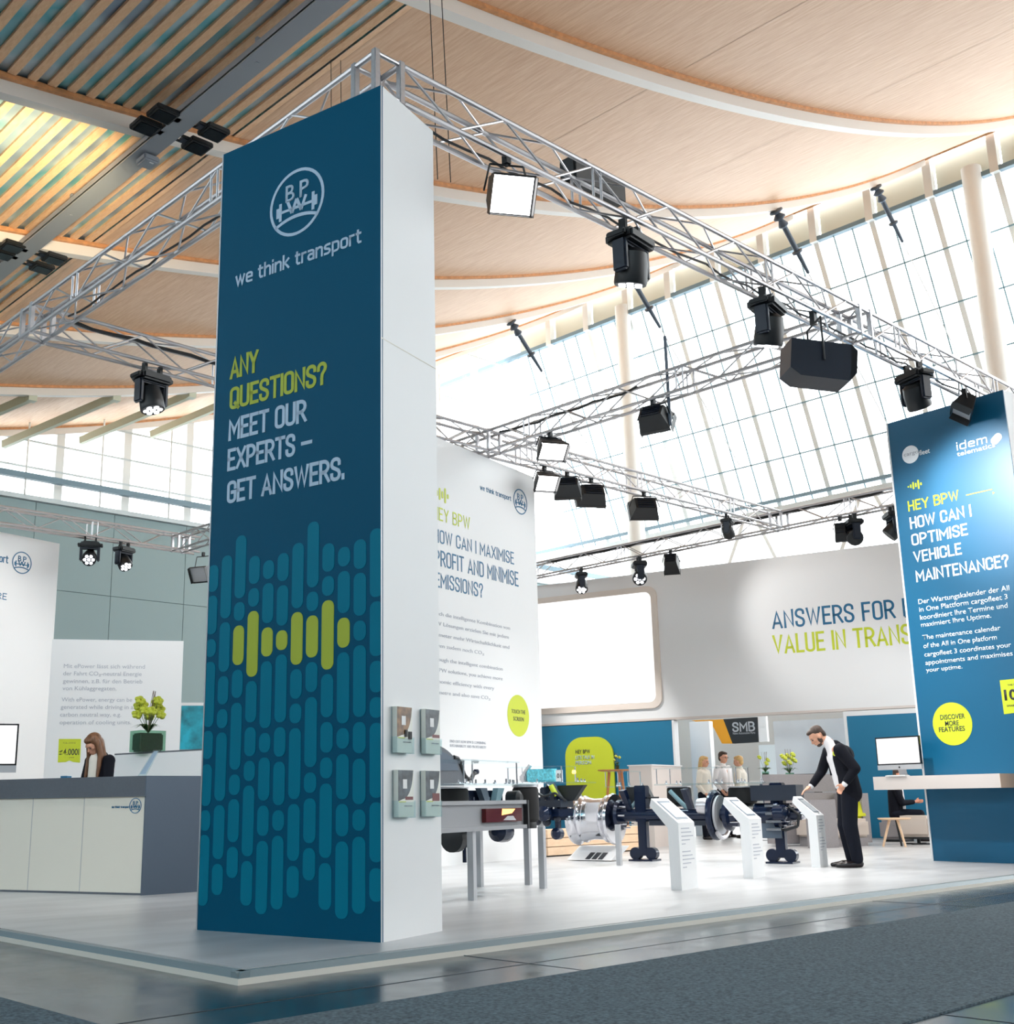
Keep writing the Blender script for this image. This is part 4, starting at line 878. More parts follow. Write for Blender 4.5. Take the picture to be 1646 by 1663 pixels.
for px in (47, 131): 
    q = LP.pt(px, 1400); MB().frame(Vector((q.x, q.y, ZP+.01)), lu, LP.n, ZZ, .006, .002, .93).build('panel_joint', 'alu_dull', rc, smooth=False)
MB().prism([L0-ZZ*0+LP.n*.001, LC+LP.n*.001, LC+LP.n*.001+ZZ*.02, L0+LP.n*.001+ZZ*.02], LP.n*.003).build('plinth', 'dark_top', rc, smooth=False)
LP.sign('we think transport', (181.5, 1312), (211, 1312.5), 1308.5, 'print_blue', rc, wt=.16)
emblem(LP.pt(220, 1308.5), lu, .075, 'print_blue', rc, LP.n)
# big white panel
bp = onz(97, 883, 6.1); BP_ = Panel((bp.x, bp.y, 0), DI)
t = thing('display_wall', 'big white display wall at the left picture edge with the round emblem', 'display wall', Vector((bp.x, bp.y, ZP))-DI*1.5)
MB().frame(Vector((bp.x, bp.y, ZP))-DI*3.2-BP_.n*.2, DI, BP_.n, ZZ, 3.2, .2, 6.1-ZP).build('wall_body', 'white', t, smooth=False)
emblem(BP_.pt(35.5, 914), DI, .22, 'print_blue', t, BP_.n)
BP_.sign('transport', (-35, 906), (13, 916), 893, 'print_blue', t, wt=.15); BP_.sign('FUTURE', (-46, 968), (11, 973), 957, 'print_blue', t, wt=.13)
# small panel with grey text
PH3 = 3.5; a3, b3 = onz(85, 1038, PH3), onz(298, 1041, PH3); su3 = (b3-a3).normalized(); SP3 = Panel((a3.x, a3.y, 0), su3); w3_ = (b3-a3).length
t = thing('display_panel', 'low white display panel with grey text and a lime tag behind the receptionist', 'display panel', Vector((a3.x, a3.y, ZP)))
MB().frame(Vector((a3.x, a3.y, ZP)), su3, SP3.n*-1, ZZ, w3_, .12, PH3-ZP).build('panel_body', 'white', t, smooth=False)
CL = lambda x, y: (x*.3607, 950+y*.3608)
for s, a, b in (('Mit ePower l\u00e4sst sich w\u00e4hrend', (287, 375), (652, 375)), ('der Fahrt CO\u2082-neutral Energie', (284, 408), (637, 408)), ('gewinnen, z.B. f\u00fcr den Betrieb', (283, 442), (640, 442)), ('von K\u00fchlaggregaten.', (281, 474), (524, 474)), ('With ePower, energy can be', (277, 525), (594, 525)), ('generated while driving in a', (273, 558), (600, 558)), ('carbon neutral way, e.g.', (270, 592), (545, 592)), ('operation of cooling units.', (268, 627), (590, 627))):
    A_ = CL(*a); SP3.text(s, A_, CL(*b), A_[1]-6.5, 'print_grey', t)
tg = [SP3.pt(*CL(*q)) for q in ((265, 693), (365, 693), (360, 800), (330, 797), (312, 790), (296, 797), (260, 799))]
poly('price_tag', tg, SP3.n, 'lime', t)
SP3.text('\u22644.000l', CL(266, 765), CL(355, 765), CL(0, 738)[1], 'print_dark', t, bold=.02)
SP3.text('FUEL SAVING', CL(285, 714), CL(340, 714), CL(0, 708)[1], 'print_dark', t); SP3.text('per year', CL(287, 779), CL(335, 779), CL(0, 772)[1], 'print_dark', t)
# planter wall behind the counter
pz = 1.60
pw0 = onz(186, 1224, pz); pw1 = onz(330, 1216, pz); pu = (pw1-pw0).normalized(); 
t = thing('partition_wall', 'low white partition behind the reception with a dark ledge under the orchid', 'partition', Vector((pw0.x, pw0.y, ZP)))
PN = pu.cross(ZZ); MB().frame(Vector((pw0.x, pw0.y, ZP)), pu, -PN, ZZ, (pw1-pw0).length+.5, .35, pz-ZP-.02).build('wall_body', 'white', t, smooth=False)
MB().frame(Vector((pw0.x, pw0.y, pz-.02)), pu, -PN, ZZ, (pw1-pw0).length+.5, .36, .02).build('ledge', 'dark_top', t, smooth=False)
fx = onz(222, 1221, pz)-PN*.17; flowers(fx, 'green orchid arrangement in a square glass vase on the reception ledge', 1.25, box=True, bl=11)
# wall screen at the far left back
mat('photo_teal', rgb(20, 120, 140), .4, noise=.8, nscale=5, emit=(.0, .16, .2, 1), estr=.5)
t2c = onz(311, 1180, 2.2); q0 = ray(311, 1180); t = thing('wall_screen', 'teal picture screen with a pale frame beside the dark tower', 'screen', t2c)
su4 = (onz(328, 1147, 2.3)-onz(296, 1147, 2.3)).normalized(); SP4 = Panel(t2c, su4); c4 = [SP4.pt(*q) for q in ((295, 1146), (335, 1146), (333, 1217), (292, 1217))]
MB().prism(c4, -SP4.n*.05).build('screen_face', 'photo_teal', t, smooth=False)
MB().prism([SP4.pt(294, 1141), SP4.pt(335, 1141), SP4.pt(335, 1146), SP4.pt(294, 1146)], -SP4.n*.06).build('screen_frame', 'white', t, smooth=False)
mc = LP.pt(-58, 1264)-LP.n*.3; mc.z = 1.205
computer(Vector((mc.x, mc.y, mc.z)), (lu*.35+lb*.65).normalized(), (lu*.35+lb*.65).normalized().cross(ZZ), .62, .46, 'flat computer display with a white screen at the left end of the counter', 0)
sgp = onz(233, 1260.5, 1.207); t = thing('sign_holder', 'small slanted clear acrylic sign holder on the counter corner', 'holder', sgp)
U4 = AR.xy.to_3d().normalized()
MB().prism([sgp-U4*.06, sgp+U4*.02, sgp+U4*.15+ZZ*.26, sgp+U4*.09+ZZ*.26], AF.xy.to_3d().normalized()*.02).frame(sgp-U4*.08, U4, AF.xy.to_3d().normalized(), ZZ, .16, .1, .004).build('holder_body', 'acrylic', t, smooth=False)
MB().prism([sgp-U4*.04+ZZ*.02, sgp+U4*.015+ZZ*.02, sgp+U4*.135+ZZ*.25, sgp+U4*.095+ZZ*.25], AF.xy.to_3d().normalized()*.015).build('paper_insert', 'print_pale', t, smooth=False)
bx = onz(98, 1265, 1.207); t = thing('card_box', 'small blue card box on the reception counter', 'box', bx); MB().frame(bx, lu, -LP.n, ZZ, .09, .07, .03).build('box_body', 'print_blue', t); MB().frame(bx+ZZ*.03, lu, -LP.n, ZZ, .09, .07, .006).build('lid', 'white', t)

# ------------------------------------------------------------------ stage lamps on the trusses
def aim(d, up=(0, 0, 1)):
    """rotation whose -Z looks along d"""
    return Vector(d).normalized().to_track_quat('-Z', 'Y').to_matrix()
def moving_head(p, d, label, sc=1.0, yaw=0.0, lit=True, group=None):
    """wash light: hangs from p (under the truss chord), head looks along d"""
    p = Vector(p); t = thing('moving_head_lamp', label, 'stage light', p)
    rz = Matrix.Rotation(yaw, 3, 'Z'); V = lambda x, y, z: p+rz @ Vector((x*sc, y*sc, z*sc))
    MB().box(V(-.09, 0, -.01), (.03*sc, .06*sc, .09*sc), rot=rz).box(V(.09, 0, -.01), (.03*sc, .06*sc, .09*sc), rot=rz).box(V(0, 0, -.06), (.24*sc, .05*sc, .03*sc), rot=rz).build('clamp', 'black', t)
    b = MB().box(V(0, 0, -.12), (.34*sc, .24*sc, .09*sc), rot=rz, bev=.02*sc); b.box(V(-.19, 0, -.12), (.04*sc, .16*sc, .05*sc), rot=rz, bev=.01*sc).box(V(.19, 0, -.12), (.04*sc, .16*sc, .05*sc), rot=rz, bev=.01*sc)
    b.build('base', 'black', t)
    MB().box(V(-.145, 0, -.27), (.05*sc, .12*sc, .26*sc), rot=rz, bev=.015*sc).box(V(.145, 0, -.27), (.05*sc, .12*sc, .26*sc), rot=rz, bev=.015*sc).box(V(0, 0, -.175), (.32*sc, .13*sc, .04*sc), rot=rz, bev=.015*sc).build('yoke', 'navy_dull', t)
    c = V(0, 0, -.33); d = Vector(d).normalized(); A_ = aim(d)
    hd_ = MB().lathe(c-d*.14*sc, [(.07*sc, 0), (.105*sc, .03*sc), (.12*sc, .12*sc), (.125*sc, .25*sc), (.118*sc, .27*sc)], axis=d, n=20).build('head', 'black', t)
    if lit:
        for i in range(7):
            a = 2*math.pi*i/6; o = Vector((0, 0, 0)) if i == 6 else A_ @ Vector((math.cos(a)*.07*sc, math.sin(a)*.07*sc, 0))
            MB().lathe(c+d*.13*sc+o, [(.028*sc, 0), (.026*sc, .008*sc)], axis=d, n=10).build('lens', 'led', hd_)
    return t
def flood(p, d, label, w=.34, h=.26, dep=.2, drop=.22, lit=True):
    """panel flood light: hangs from p, lit face looks along d"""
    p = Vector(p); t = thing('flood_light', label, 'stage light', p); d = Vector(d).normalized(); A_ = aim(d)
    c = p-ZZ*drop; L = lambda x, y, z: c+A_ @ Vector((x, y, z))
    MB().box(p, (.05, .06, .08)).tube(p, p-ZZ*.06, .015).build('clamp', 'black', t)
    mb = MB()
    for s_ in (-1, 1): mb.tube(L(s_*(w/2+.02), 0, 0), p-ZZ*.05+(A_ @ Vector((s_*w*.4, 0, 0))), .009, n=6)
    mb.tube(p-ZZ*.05+(A_ @ Vector((-w*.4, 0, 0))), p-ZZ*.05+(A_ @ Vector((w*.4, 0, 0))), .009, n=6); mb.build('yoke', 'black', t)
    x, y = w/2, h/2
    vs = [L(-x, -y, -dep/2), L(x, -y, -dep/2), L(x, y, -dep/2), L(-x, y, -dep/2), L(-x*.75, -y*.6, dep/2), L(x*.75, -y*.6, dep/2), L(x*.75, y*.6, dep/2), L(-x*.75, y*.6, dep/2)]
    hs = MB()._add(vs, [(3,2,1,0),(4,5,6,7),(0,1,5,4),(1,2,6,5),(2,3,7,6),(3,0,4,7)]).build('housing', 'black', t, smooth=False)
    for k in range(5): MB().frame(L(-x*.6, -y*.5+k*y*.25, dep/2), A_ @ Vector((1, 0, 0)), A_ @ Vector((0, 1, 0)), A_ @ Vector((0, 0, 1)), x*1.2, .008, .02).build('fin', 'navy_dull', hs, smooth=False)
    MB().frame(L(-x*.94, -y*.94, -dep/2-.006), A_ @ Vector((1, 0, 0)), A_ @ Vector((0, 1, 0)), A_ @ Vector((0, 0, 1)), x*1.88, y*1.88, .004).build('lamp_face', 'lamp_on' if lit else 'alu_dull', t, smooth=False)
    mb = MB()
    for s_ in (-1, 1): mb.frame(L(s_*(x+.004), -y, -dep/2-.0), A_ @ Vector((1, 0, 0)), A_ @ Vector((0, 1, 0)), A_ @ Vector((0, 0, -1)), .005, h, .09).frame(L(-x, s_*(y+.004), -dep/2), A_ @ Vector((1, 0, 0)), A_ @ Vector((0, 1, 0)), A_ @ Vector((0, 0, -1)), w, .005, .05)
    mb.build('barn_door', 'black', t, smooth=False)
    return t
H = ZB-.03
IN = lambda px, py, X=None, Y=None, z=H: (Vector((X, ony(px, py, 1).x, z)) if False else (Vector((onx(px, py, X).x, onx(px, py, X).y, z)) if X else Vector((ony(px, py, Y).x, Y, z))))
flood(IN(822, 262, Y=TY0+.02), (-.45, -.75, -.62), 'lit black flood lamp on the front truss nearest the banner tower', .36, .32, .34, .30)
moving_head(IN(1022, 372, Y=TY0+.1), (.1, .25, -1), 'black moving head lamp on the front truss, second lamp from the tower', 1.25, yaw=.1)
moving_head(IN(1243, 470, Y=TY0+.1), (.15, .3, -1), 'black moving head lamp on the front truss, third lamp from the tower', 1.25, yaw=.2)
moving_head(IN(1482, 598, Y=TY0+.1), (.5, .0, -.85), 'black moving head lamp on the front truss before the right tower', 1.2, yaw=1.2)
flood(IN(1566, 640, Y=TY0+.1), (-.3, .6, -1), 'black flood lamp on the front truss just above the teal right tower', .5, .26, .2, .18, lit=False)
# loudspeaker in a yoke under the front truss
sp = IN(1322, 540, Y=TY0+.05); t = thing('loudspeaker', 'large black loudspeaker in a U bracket hanging under the front truss', 'loudspeaker', sp)
sa = Vector((.77, -.64, -.12)).normalized(); sb = sa.cross(ZZ).normalized(); sc2 = sb.cross(sa)*1
c0 = sp-ZZ*.62; mb = MB(); prof = [(-.36, .12), (-.24, .2), (.30, .2), (.36, .1), (.36, -.16), (.30, -.22), (-.36, -.22)]
mb.prism([c0+sa*a-sc2*b*-1*(-1)*-1+sb*.19 if False else c0+sa*a+sc2*-b+sb*.19 for a, b in prof], -sb*.38).build('cabinet', 'navy_dull', t)
MB().prism([c0+sa*.30+sc2*-.2+sb*.19, c0+sa*.372+sc2*-.1+sb*.19, c0+sa*.372+sc2*.16+sb*.19, c0+sa*.30+sc2*.22+sb*.19], -sb*.38).build('grille', 'black', t)
mb = MB()
for s_ in (-1, 1): mb.tube(c0+sb*.21*s_, sp+sb*.21*s_-ZZ*.12, .012)
mb.tube(sp+sb*.21-ZZ*.12, sp-sb*.21-ZZ*.12, .012).box(sp-ZZ*.05, (.06, .06, .16)).build('bracket', 'black', t)
IX = Vector((.2, -.5, -1))
flood(IN(1060, 655, X=TX1+.05), (.9, .2, -.6), 'dark flood lamp on the middle cross truss, the one nearest the viewer', .44, .3, .22, .22, lit=False)
flood(IN(893, 708, X=TX1+.05), (-.3, -.6, -.75), 'lit flood lamp on the middle cross truss above the white display wall', .42, .3, .22, .2)
flood(IN(884, 770, Y=TY1+.05), (-.3, -.6, -.7), 'lit flood lamp on the middle truss, leftmost of its row of four', .36, .3, .2, .2)
flood(IN(921, 782, Y=TY1+.05), (.6, .55, -.6), 'dark flood lamp on the middle truss, second of its row of four', .44, .3, .22, .22, lit=False)
flood(IN(960, 788, Y=TY1+.05), (.5, .85, -.5), 'dark flood lamp on the middle truss, third of its row of four', .5, .34, .22, .24, lit=False)
flood(IN(1046, 815, Y=TY1+.05), (.6, .8, -.45), 'dark flood lamp on the middle truss, rightmost of its row of four', .5, .36, .22, .24, lit=False)
flood(IN(330, 905, Y=TY2+.02), (-.8, -.4, -.5), 'black flood lamp half hidden beside the left edge of the banner tower', .4, .34, .26, .4, lit=False)
moving_head(IN(1180, 838, Y=TY1+.1), (.7, .2, -.6), 'small dark moving head on the middle truss near the rear truss crossing', .9, yaw=.4, lit=False)
moving_head(IN(247, 605, Y=TY1+.1), (.12, -.2, -1), 'moving head lamp with glowing lenses under the left part of the middle truss', 1.2, yaw=.1)
moving_head(IN(147, 880, Y=TY2+.1), (-.45, -.75, -.55), 'moving head lamp facing the viewer on the far left truss, left of two', 1.15, yaw=-.5)
moving_head(IN(202, 886, Y=TY2+.1), (.1, -.7, -.9), 'moving head lamp on the far left truss, right of two', 1.15, yaw=.3)
moving_head(IN(943, 925, X=TX2+.1), (-.5, -.4, -.8), 'dark moving head lamp on the rear truss, left end above the screen', 1.15, yaw=.8)
moving_head(IN(1037, 906, X=TX2+.1), (-.75, -.55, -.45), 'brightly glowing moving head lamp on the rear truss above the big screen', 1.3, yaw=.8)
moving_head(IN(1384, 842, X=TX2+.1), (-.75, -.5, -.35), 'dark moving head lamp on the rear truss above the slogan', 1.25, yaw=.8, lit=False)
flood(IN(1364, 850, X=TX2+.1), (.8, .3, -.2), 'slim black lamp beside the moving head above the slogan', .26, .36, .22, .24, lit=False)
moving_head(IN(1449, 832, X=TX2+.1), (-.3, .5, -.6), 'dark moving head lamp half hidden by the right teal tower', 1.25, yaw=.8, lit=False)
flood(IN(1088, 890, X=TX2+.1), (.7, .4, -.5), 'small black box lamp on the rear truss right of the glowing lamp', .34, .36, .3, .24, lit=False)
# dimmer packs and cables on trusses
p_ = Vector((7.9, TY0+.32, ZT+.12)); t = thing('power_box', 'black power distribution box strapped on top of the front truss', 'power box', p_)
MB().box(p_, (.75, .2, .26), bev=.02).build('box_body', 'black', t); MB().tube(p_+Vector((-.3, 0, .13)), p_+Vector((-.1, 0, .2)), .012).tube(p_+Vector((-.1, 0, .2)), p_+Vector((.1, 0, .13)), .012).build('handle', 'black', t)
p_ = Vector((13.6, TY1+1.6, ZT)); 
rnd = random.Random(3)
def cable(pts, label, r=.012):
    mb = MB(); P_ = []
    for a, b in zip(pts, pts[1:]):
        a, b = Vector(a), Vector(b); n = max(2, int((b-a).length/.25))
        for i in range(n): q = a.lerp(b, i/n); P_.append(q-ZZ*(.035*abs(math.sin(i*1.1))+.02*rnd.random()))
    P_.append(Vector(pts[-1])); mb.path(P_, r, 6); o = mb.build('cable', 'black', None); tag(o, label, 'cable'); return o
cable([(TX0+.6, TY0+.18, ZB+.05), (9.5, TY0+.2, ZB+.07), (16, TY0+.2, ZB+.05)], 'black cable lying along inside the front truss')
cable([(TX0+.5, TY1+.05, ZT-.04), (8.4, TY1+.08, ZT-.04)], 'black cable bundle along the left part of the middle truss', .022)
cable([(TX0+.18, TY0+1.2, ZB+.06), (TX0+.2, 11.8, ZB+.06)], 'black cable along inside the left truss')
cable([(TX2+.1, 10.2, ZT+.02), (TX2+.1, 18.8, ZT+.02)], 'thick black cable loom on top of the rear truss', .035)
cable([(TX1+.1, 9.5, ZT-.03), (TX1+.12, 12.2, ZT-.03)], 'black cable on the middle cross truss', .016)
for (x, y, z), lb in (((TX1+.12, 9.0, ZB-.1), 'blue grey hoist chain crossing the middle cross truss'),):
    o = MB().tube((x, y, z-.3), (x, y, ZT+.55), .022, n=8).build('hoist_chain', 'slate'); tag(o, lb, 'chain')
for (x, y) , lb in (((8.4, 9.2), 'thin hanging wires at the top of the picture'), ((9.9, 13.2), 'thin hanging wire dropping past the service channel')):
    o = MB().tube((x, y, 7.2 if y > 12 else 8), (x+.2, y+.4, zr(x)+.1), .006, n=5).tube((x+.16, y-.05, 7.2 if y > 12 else 8), (x+.36, y+.35, zr(x)+.1), .006, n=5).build('hanging_wire', 'black'); tag(o, lb, 'wire')

# ------------------------------------------------------------------ exhibits
J1, J2 = onz(1047, 1398, ZP), onz(1271, 1402, ZP); EU = (J2-J1).normalized(); EP = Panel(J1, EU)   # axle line, right = towards viewer's right
ez = EP.pt(1050, 1324).z
def epx(px, py=1324): return EP.pt(px, py)
def jack(b, label):
    t = thing('landing_jack', label, 'jack', b); rm = Matrix((EU, EP.n, ZZ)).transposed()
    MB().box(b+ZZ*.012, (.36, .3, .024), rot=rm).build('base_plate', 'navy', t)
    MB().box(b+ZZ*.38, (.13, .11, .62), rot=rm, bev=.01).box(b+ZZ*.78, (.17, .15, .5), rot=rm, bev=.01).build('column', 'navy', t)
    for s_ in (-1, 1):
        MB().tube(b+EU*(s_*.12)+ZZ*.1-EP.n*.05, b+EU*(s_*.12)+ZZ*.1+EP.n*.05, .085, n=16).build('foot_roller', 'navy', t)
    MB().tube(b+ZZ*.1-EU*.1, b+ZZ*.1+EU*.1, .03).build('foot_axle', 'chrome', t)
    MB().tube(b+ZZ*.86+EU*.08, b+ZZ*.86+EU*.26, .014).build('crank', 'black', t)
jack(J1, 'navy landing leg left of the first kiosk with two foot rollers'); jack(J2, 'navy landing leg right of the second kiosk with two foot rollers')
def plate(c, u, n, w, d, label, models):
    t = thing('acrylic_table', label, 'display', c)
    MB().frame(c-u*w/2-n*d/2, u, n, ZZ, w, d, .02).build('lower_plate', 'acrylic', t, smooth=False)
    MB().frame(c-u*w/2-n*d/2+ZZ*.22, u, n, ZZ, w*.75, d, .012).build('upper_plate', 'acrylic', t, smooth=False)
    for a in (-.5, .25):
        for b in (-.45, .45): MB().tube(c+u*w*a*.96+n*d*b+ZZ*.02, c+u*w*a*.96+n*d*b+ZZ*.22, .008).build('post', 'chrome', t)
    r2 = random.Random(int(w*100))
    for i in range(models): q = c+u*(w*r2.uniform(-.45, .45))+n*d*r2.uniform(-.4, .4)+ZZ*.02; MB().lathe(q, [(.02, 0), (.022, .012), (.01, .015), (.009, .035+.02*r2.random())], n=8).build('fitting', 'chrome', t)
    return t
def airbag(c, r, h, label):
    t = thing('air_spring', label, 'air spring', c)
    MB().lathe(c, [(r*.8, 0), (r*.82, h*.1), (r*.78, h*.14)], n=24).build('piston', 'black', t)
    MB().lathe(c+ZZ*h*.14, [(r*.8, 0), (r, h*.06), (r*1.02, h*.4), (r*1.0, h*.74), (r*.9, h*.8)], n=24).build('bellows', 'rubber', t)
    MB().lathe(c+ZZ*h*.94, [(r*1.02, 0), (r*1.02, h*.06)], n=24).build('top_plate', 'alu', t)
# axle with brake disc, hubs and chrome wheel on the left end
A = epx(1004); Bx = epx(1215); Bx2 = epx(1300)
for q in (A, Bx, Bx2): q.z = ez
t = thing('trailer_axle', 'navy blue trailer axle on display behind the first kiosk with brake disc and hub', 'axle', Vector(((A.x+Bx.x)/2, (A.y+Bx.y)/2, ez)))
MB().tube(A, Bx, .088, n=20).build('axle_tube', 'navy', t)
MB().frame(A+EU*.5-ZZ*.14-EP.n*.07, EU, EP.n, ZZ, .95, .14, .07).build('beam_seat', 'navy_dull', t)
def hub(c, d, parent, r=.17):
    MB().lathe(c, [(r*1.25, 0), (r*1.3, .06), (r*1.0, .09), (r*.9, .16), (r*.55, .2), (r*.5, .32), (r*.42, .34)], axis=d, n=24).build('hub', 'navy', parent)
    cp_ = MB().lathe(c+d*.3, [(r*.44, 0), (r*.42, .07), (r*.2, .09)], axis=d, n=16).build('hub_cap', 'chrome', parent)
    m3 = d.to_track_quat('Z', 'Y').to_matrix()
    for i in range(10):
        a = 2*math.pi*i/10; o = m3 @ Vector((math.cos(a)*r*.95, math.sin(a)*r*.95, 0)); MB().tube(c+o+d*.04, c+o+d*.2, .011, n=6).build('wheel_stud', 'chrome', parent)
dc_ = epx(1160); dc_.z = ez
MB().lathe(dc_-EU*.02, [(.30, 0), (.335, .02), (.335, .05), (.30, .08)], axis=EU, n=32).build('brake_drum', 'navy', t)
MB().lathe(dc_+EU*.07, [(.10, 0), (.26, .001), (.26, .03), (.10, .031)], axis=EU, n=32).build('brake_disc', 'alu_dull', t)
mb = MB()
for i in range(10):
    a0, a1 = R_(200+i*11), R_(211+i*11); P0, P1 = [dc_+EU*.1+EP.n*(math.cos(a)*.30)+ZZ*(math.sin(a)*.30) for a in (a0, a1)]; mb.tube(P0, P1, .03, n=8)
mb.build('brake_shoe', 'alu', t)
hub(epx(1180)*1.0+ZZ*(ez-epx(1180).z), EU, t, .165)
MB().lathe(epx(1138)+ZZ*(ez+.02-epx(1138).z)+EP.n*.12+ZZ*.1, [(.05, 0), (.1, .02), (.11, .12), (.09, .2), (.03, .22)], axis=EU, n=18).build('brake_cylinder', 'alu', t)
for px, s_ in ((1020, 1), (1120, -1)):
    q = epx(px); q.z = ez; MB().prism([q-EP.n*.02+ZZ*.05, q+EP.n*.05+ZZ*.05, q+EP.n*.28+ZZ*.34, q+EP.n*.18+ZZ*.36], EU*.08).build('trailing_arm', 'navy', t)
    MB().tube(q+ZZ*.05, q+EU*.28*s_+ZZ*.33, .03).build('shock_absorber', 'bluish', t)
hubL = epx(1010); hubL.z = ez
q = onz(1004, 1405, ZP); MB().frame(q, EU, EP.n, ZZ, .06, .06, ez-.1-ZP).build('leg', 'alu_dull', t, smooth=False)
MB().lathe(hubL, [(.2, 0), (.22, .04), (.16, .1), (.1, .14)], axis=-EU, n=24).build('hub', 'navy', t)
for i in range(8):
    a = 2*math.pi*i/8; o = EP.n*math.cos(a)*.17+ZZ*math.sin(a)*.17; MB().tube(hubL+o+EU*.02, hubL+o+EU*.12, .012, n=6).build('wheel_stud', 'chrome', t)
# right axle unit
C_ = epx(1240); C_.z = ez; t = thing('trailer_axle', 'navy axle end with hub between the second and third kiosk', 'axle', C_)
MB().tube(C_-EU*.1, Bx2-EU*.3, .15, n=20).build('axle_tube', 'navy', t); q = Bx2-EU*.32; hub(q, EU, t, .15)
MB().frame(C_-EU*.05-ZZ*.3-EP.n*.1, EU, EP.n, ZZ, .3, .2, .28).build('mounting_block', 'slate', t)
MB().frame(C_-EU*.12+ZZ*.18-EP.n*.18, EU, EP.n, ZZ, .62, .3, .2).build('frame_bracket', 'navy_dull', t)
MB().lathe(q+EP.n*.16+ZZ*.02, [(.06, 0), (.11, .03), (.11, .16), (.05, .2)], axis=EU, n=16).build('brake_cylinder', 'navy', t)
mb = MB(); mb.path([q+EU*.2+EP.n*.1+ZZ*.1, q+EU*.33+EP.n*.1, q+EU*.3+EP.n*.1-ZZ*.15, q+EU*.12+EP.n*.1-ZZ*.2], .018, 8); mb.build('brake_hose', 'black', t)
for k in range(4): MB().frame(q-EU*.08+EP.n*.12+ZZ*(-.2+.1*k), EU, EP.n, ZZ, .2, .1, .03).build('bracket_fin', 'chrome', t)
# chrome wheel on a white pedestal
wc = epx(968, 1330); wx0 = epx(936, 1330); wx1 = epx(1000, 1330)
t = thing('wheel_rim', 'polished chrome truck wheel rim shown side-on at the left end of the axle', 'wheel', wc)
wlen = (wx1-wx0).length; w0 = Vector((wx0.x, wx0.y, wc.z)); R0 = .36
MB().lathe(w0, [(R0*.93, 0), (R0*1.0, .0), (R0*1.02, .03), (R0*.9, .07), (R0*.86, .12), (R0*.92, .16), (R0*.84, .2), (R0*.8, wlen*.5), (R0*.82, wlen-.16), (R0*.92, wlen-.12), (R0*.86, wlen-.1), (R0*1.0, wlen-.03), (R0*.96, wlen)], axis=EU, n=40).build('rim_barrel', 'chrome', t)
MB().lathe(w0+EU*.2, [(R0*.82, 0), (R0*.835, .01), (R0*.835, .03), (R0*.82, .04)], axis=EU, n=40).build('rim_ridge', 'chrome', t)
hb2 = onz(966, 1402, ZP); 
t = thing('pedestal', 'white pedestal with printed dark stripes carrying the chrome wheel', 'pedestal', Vector((wc.x, wc.y, ZP)))
pb = Vector((wc.x, wc.y, ZP)); topz = wc.z-R0*1.0
MB().frame(pb-EU*.25-EP.n*.18, EU, EP.n, ZZ, .42, .36, topz-ZP-.2).build('column', 'white', t, smooth=False)
MB().prism([pb-EU*.34+EP.n*.3+ZZ*(topz-ZP-.2), pb+EU*.36+EP.n*.3+ZZ*(topz-ZP-.2), pb+EU*.36-EP.n*.1+ZZ*(topz-ZP-.02), pb-EU*.34-EP.n*.1+ZZ*(topz-ZP-.02)], -EP.n*.2).build('info_plate', 'white', t, smooth=False)
vv = (-EP.n*.4+ZZ*.18).normalized(); o_ = pb-EU*.06+EP.n*.28+ZZ*(topz-ZP-.19)
for k in range(3): MB().frame(o_+EU*.1*k+EU.cross(vv)*.003, EU, EU.cross(vv), vv, .075, .003, .2).build('printed_stripe', 'print_dark', t, smooth=False)
# air springs, second row
for px, r, lb in ((1094, .17, 'black air spring above the axle left of the first kiosk'), (1198, .19, 'black air spring between the first two kiosks')):
    q = epx(px)-EP.n*.22; zt_ = zat(px, 1277, q); zb0 = zat(px, 1310, q); q.z = zb0; airbag(q, r, zt_-zb0, lb)
qa = epx(1165)+EP.n*.0; plate(Vector((qa.x, qa.y, zat(1165, 1274, qa))), EU, EP.n, 1.6, .5, 'clear acrylic plate with chrome fittings above the right half of the axle', 14)
qa = epx(1005)-EP.n*.3; plate(Vector((qa.x, qa.y, zat(1005, 1279, qa))), EU, EP.n, .5, .45, 'small clear acrylic plate above the hub next to the chrome wheel', 6)
qa = epx(1022)-EP.n*.25; t = thing('frame_rail', 'black tapered frame bracket behind the axle', 'bracket', qa)
MB().prism([Vector((qa.x, qa.y, .8))-EU*.12, Vector((qa.x, qa.y, .8))+EU*.3, Vector((qa.x, qa.y, 1.08))+EU*.16, Vector((qa.x, qa.y, 1.08))-EU*.16], -EP.n*.1).build('bracket_plate', 'black', t, smooth=False)
# chassis end with tail lamp, on aluminium legs
G1 = onz(767, 1462, ZP); G4 = onz(882, 1443, ZP); KU = (G4-G1).normalized(); KP = Panel(G1+KU.cross(ZZ)*.05, KU)
kpx = lambda px, py, off: onpl(px, py, KP.o-KP.n*off, KP.n)
kb_ = KP.pt(851, 1324); kl = 1.75; z0, z1 = KP.pt(800, 1348).z, KP.pt(800, 1300).z
t = thing('chassis_beam', 'grey trailer chassis end beam with a red and amber tail lamp', 'chassis', Vector((kb_.x, kb_.y, z0))-KU*.8)
o_ = Vector((kb_.x, kb_.y, z0))-KU*kl; CHB = t
MB().frame(o_-KP.n*.03, KU, KP.n, ZZ, kl, .02, z1-z0).frame(o_-KP.n*.02, KU, KP.n, ZZ, kl, .05, .035).frame(o_-KP.n*.02+ZZ*(z1-z0-.035), KU, KP.n, ZZ, kl, .05, .035).build('c_profile', 'grey_frame', t, smooth=False)
MB().frame(o_+KU*kl-KP.n*.14, KU, KP.n, ZZ, .03, .18, z1-z0).build('end_plate', 'black', t, smooth=False)
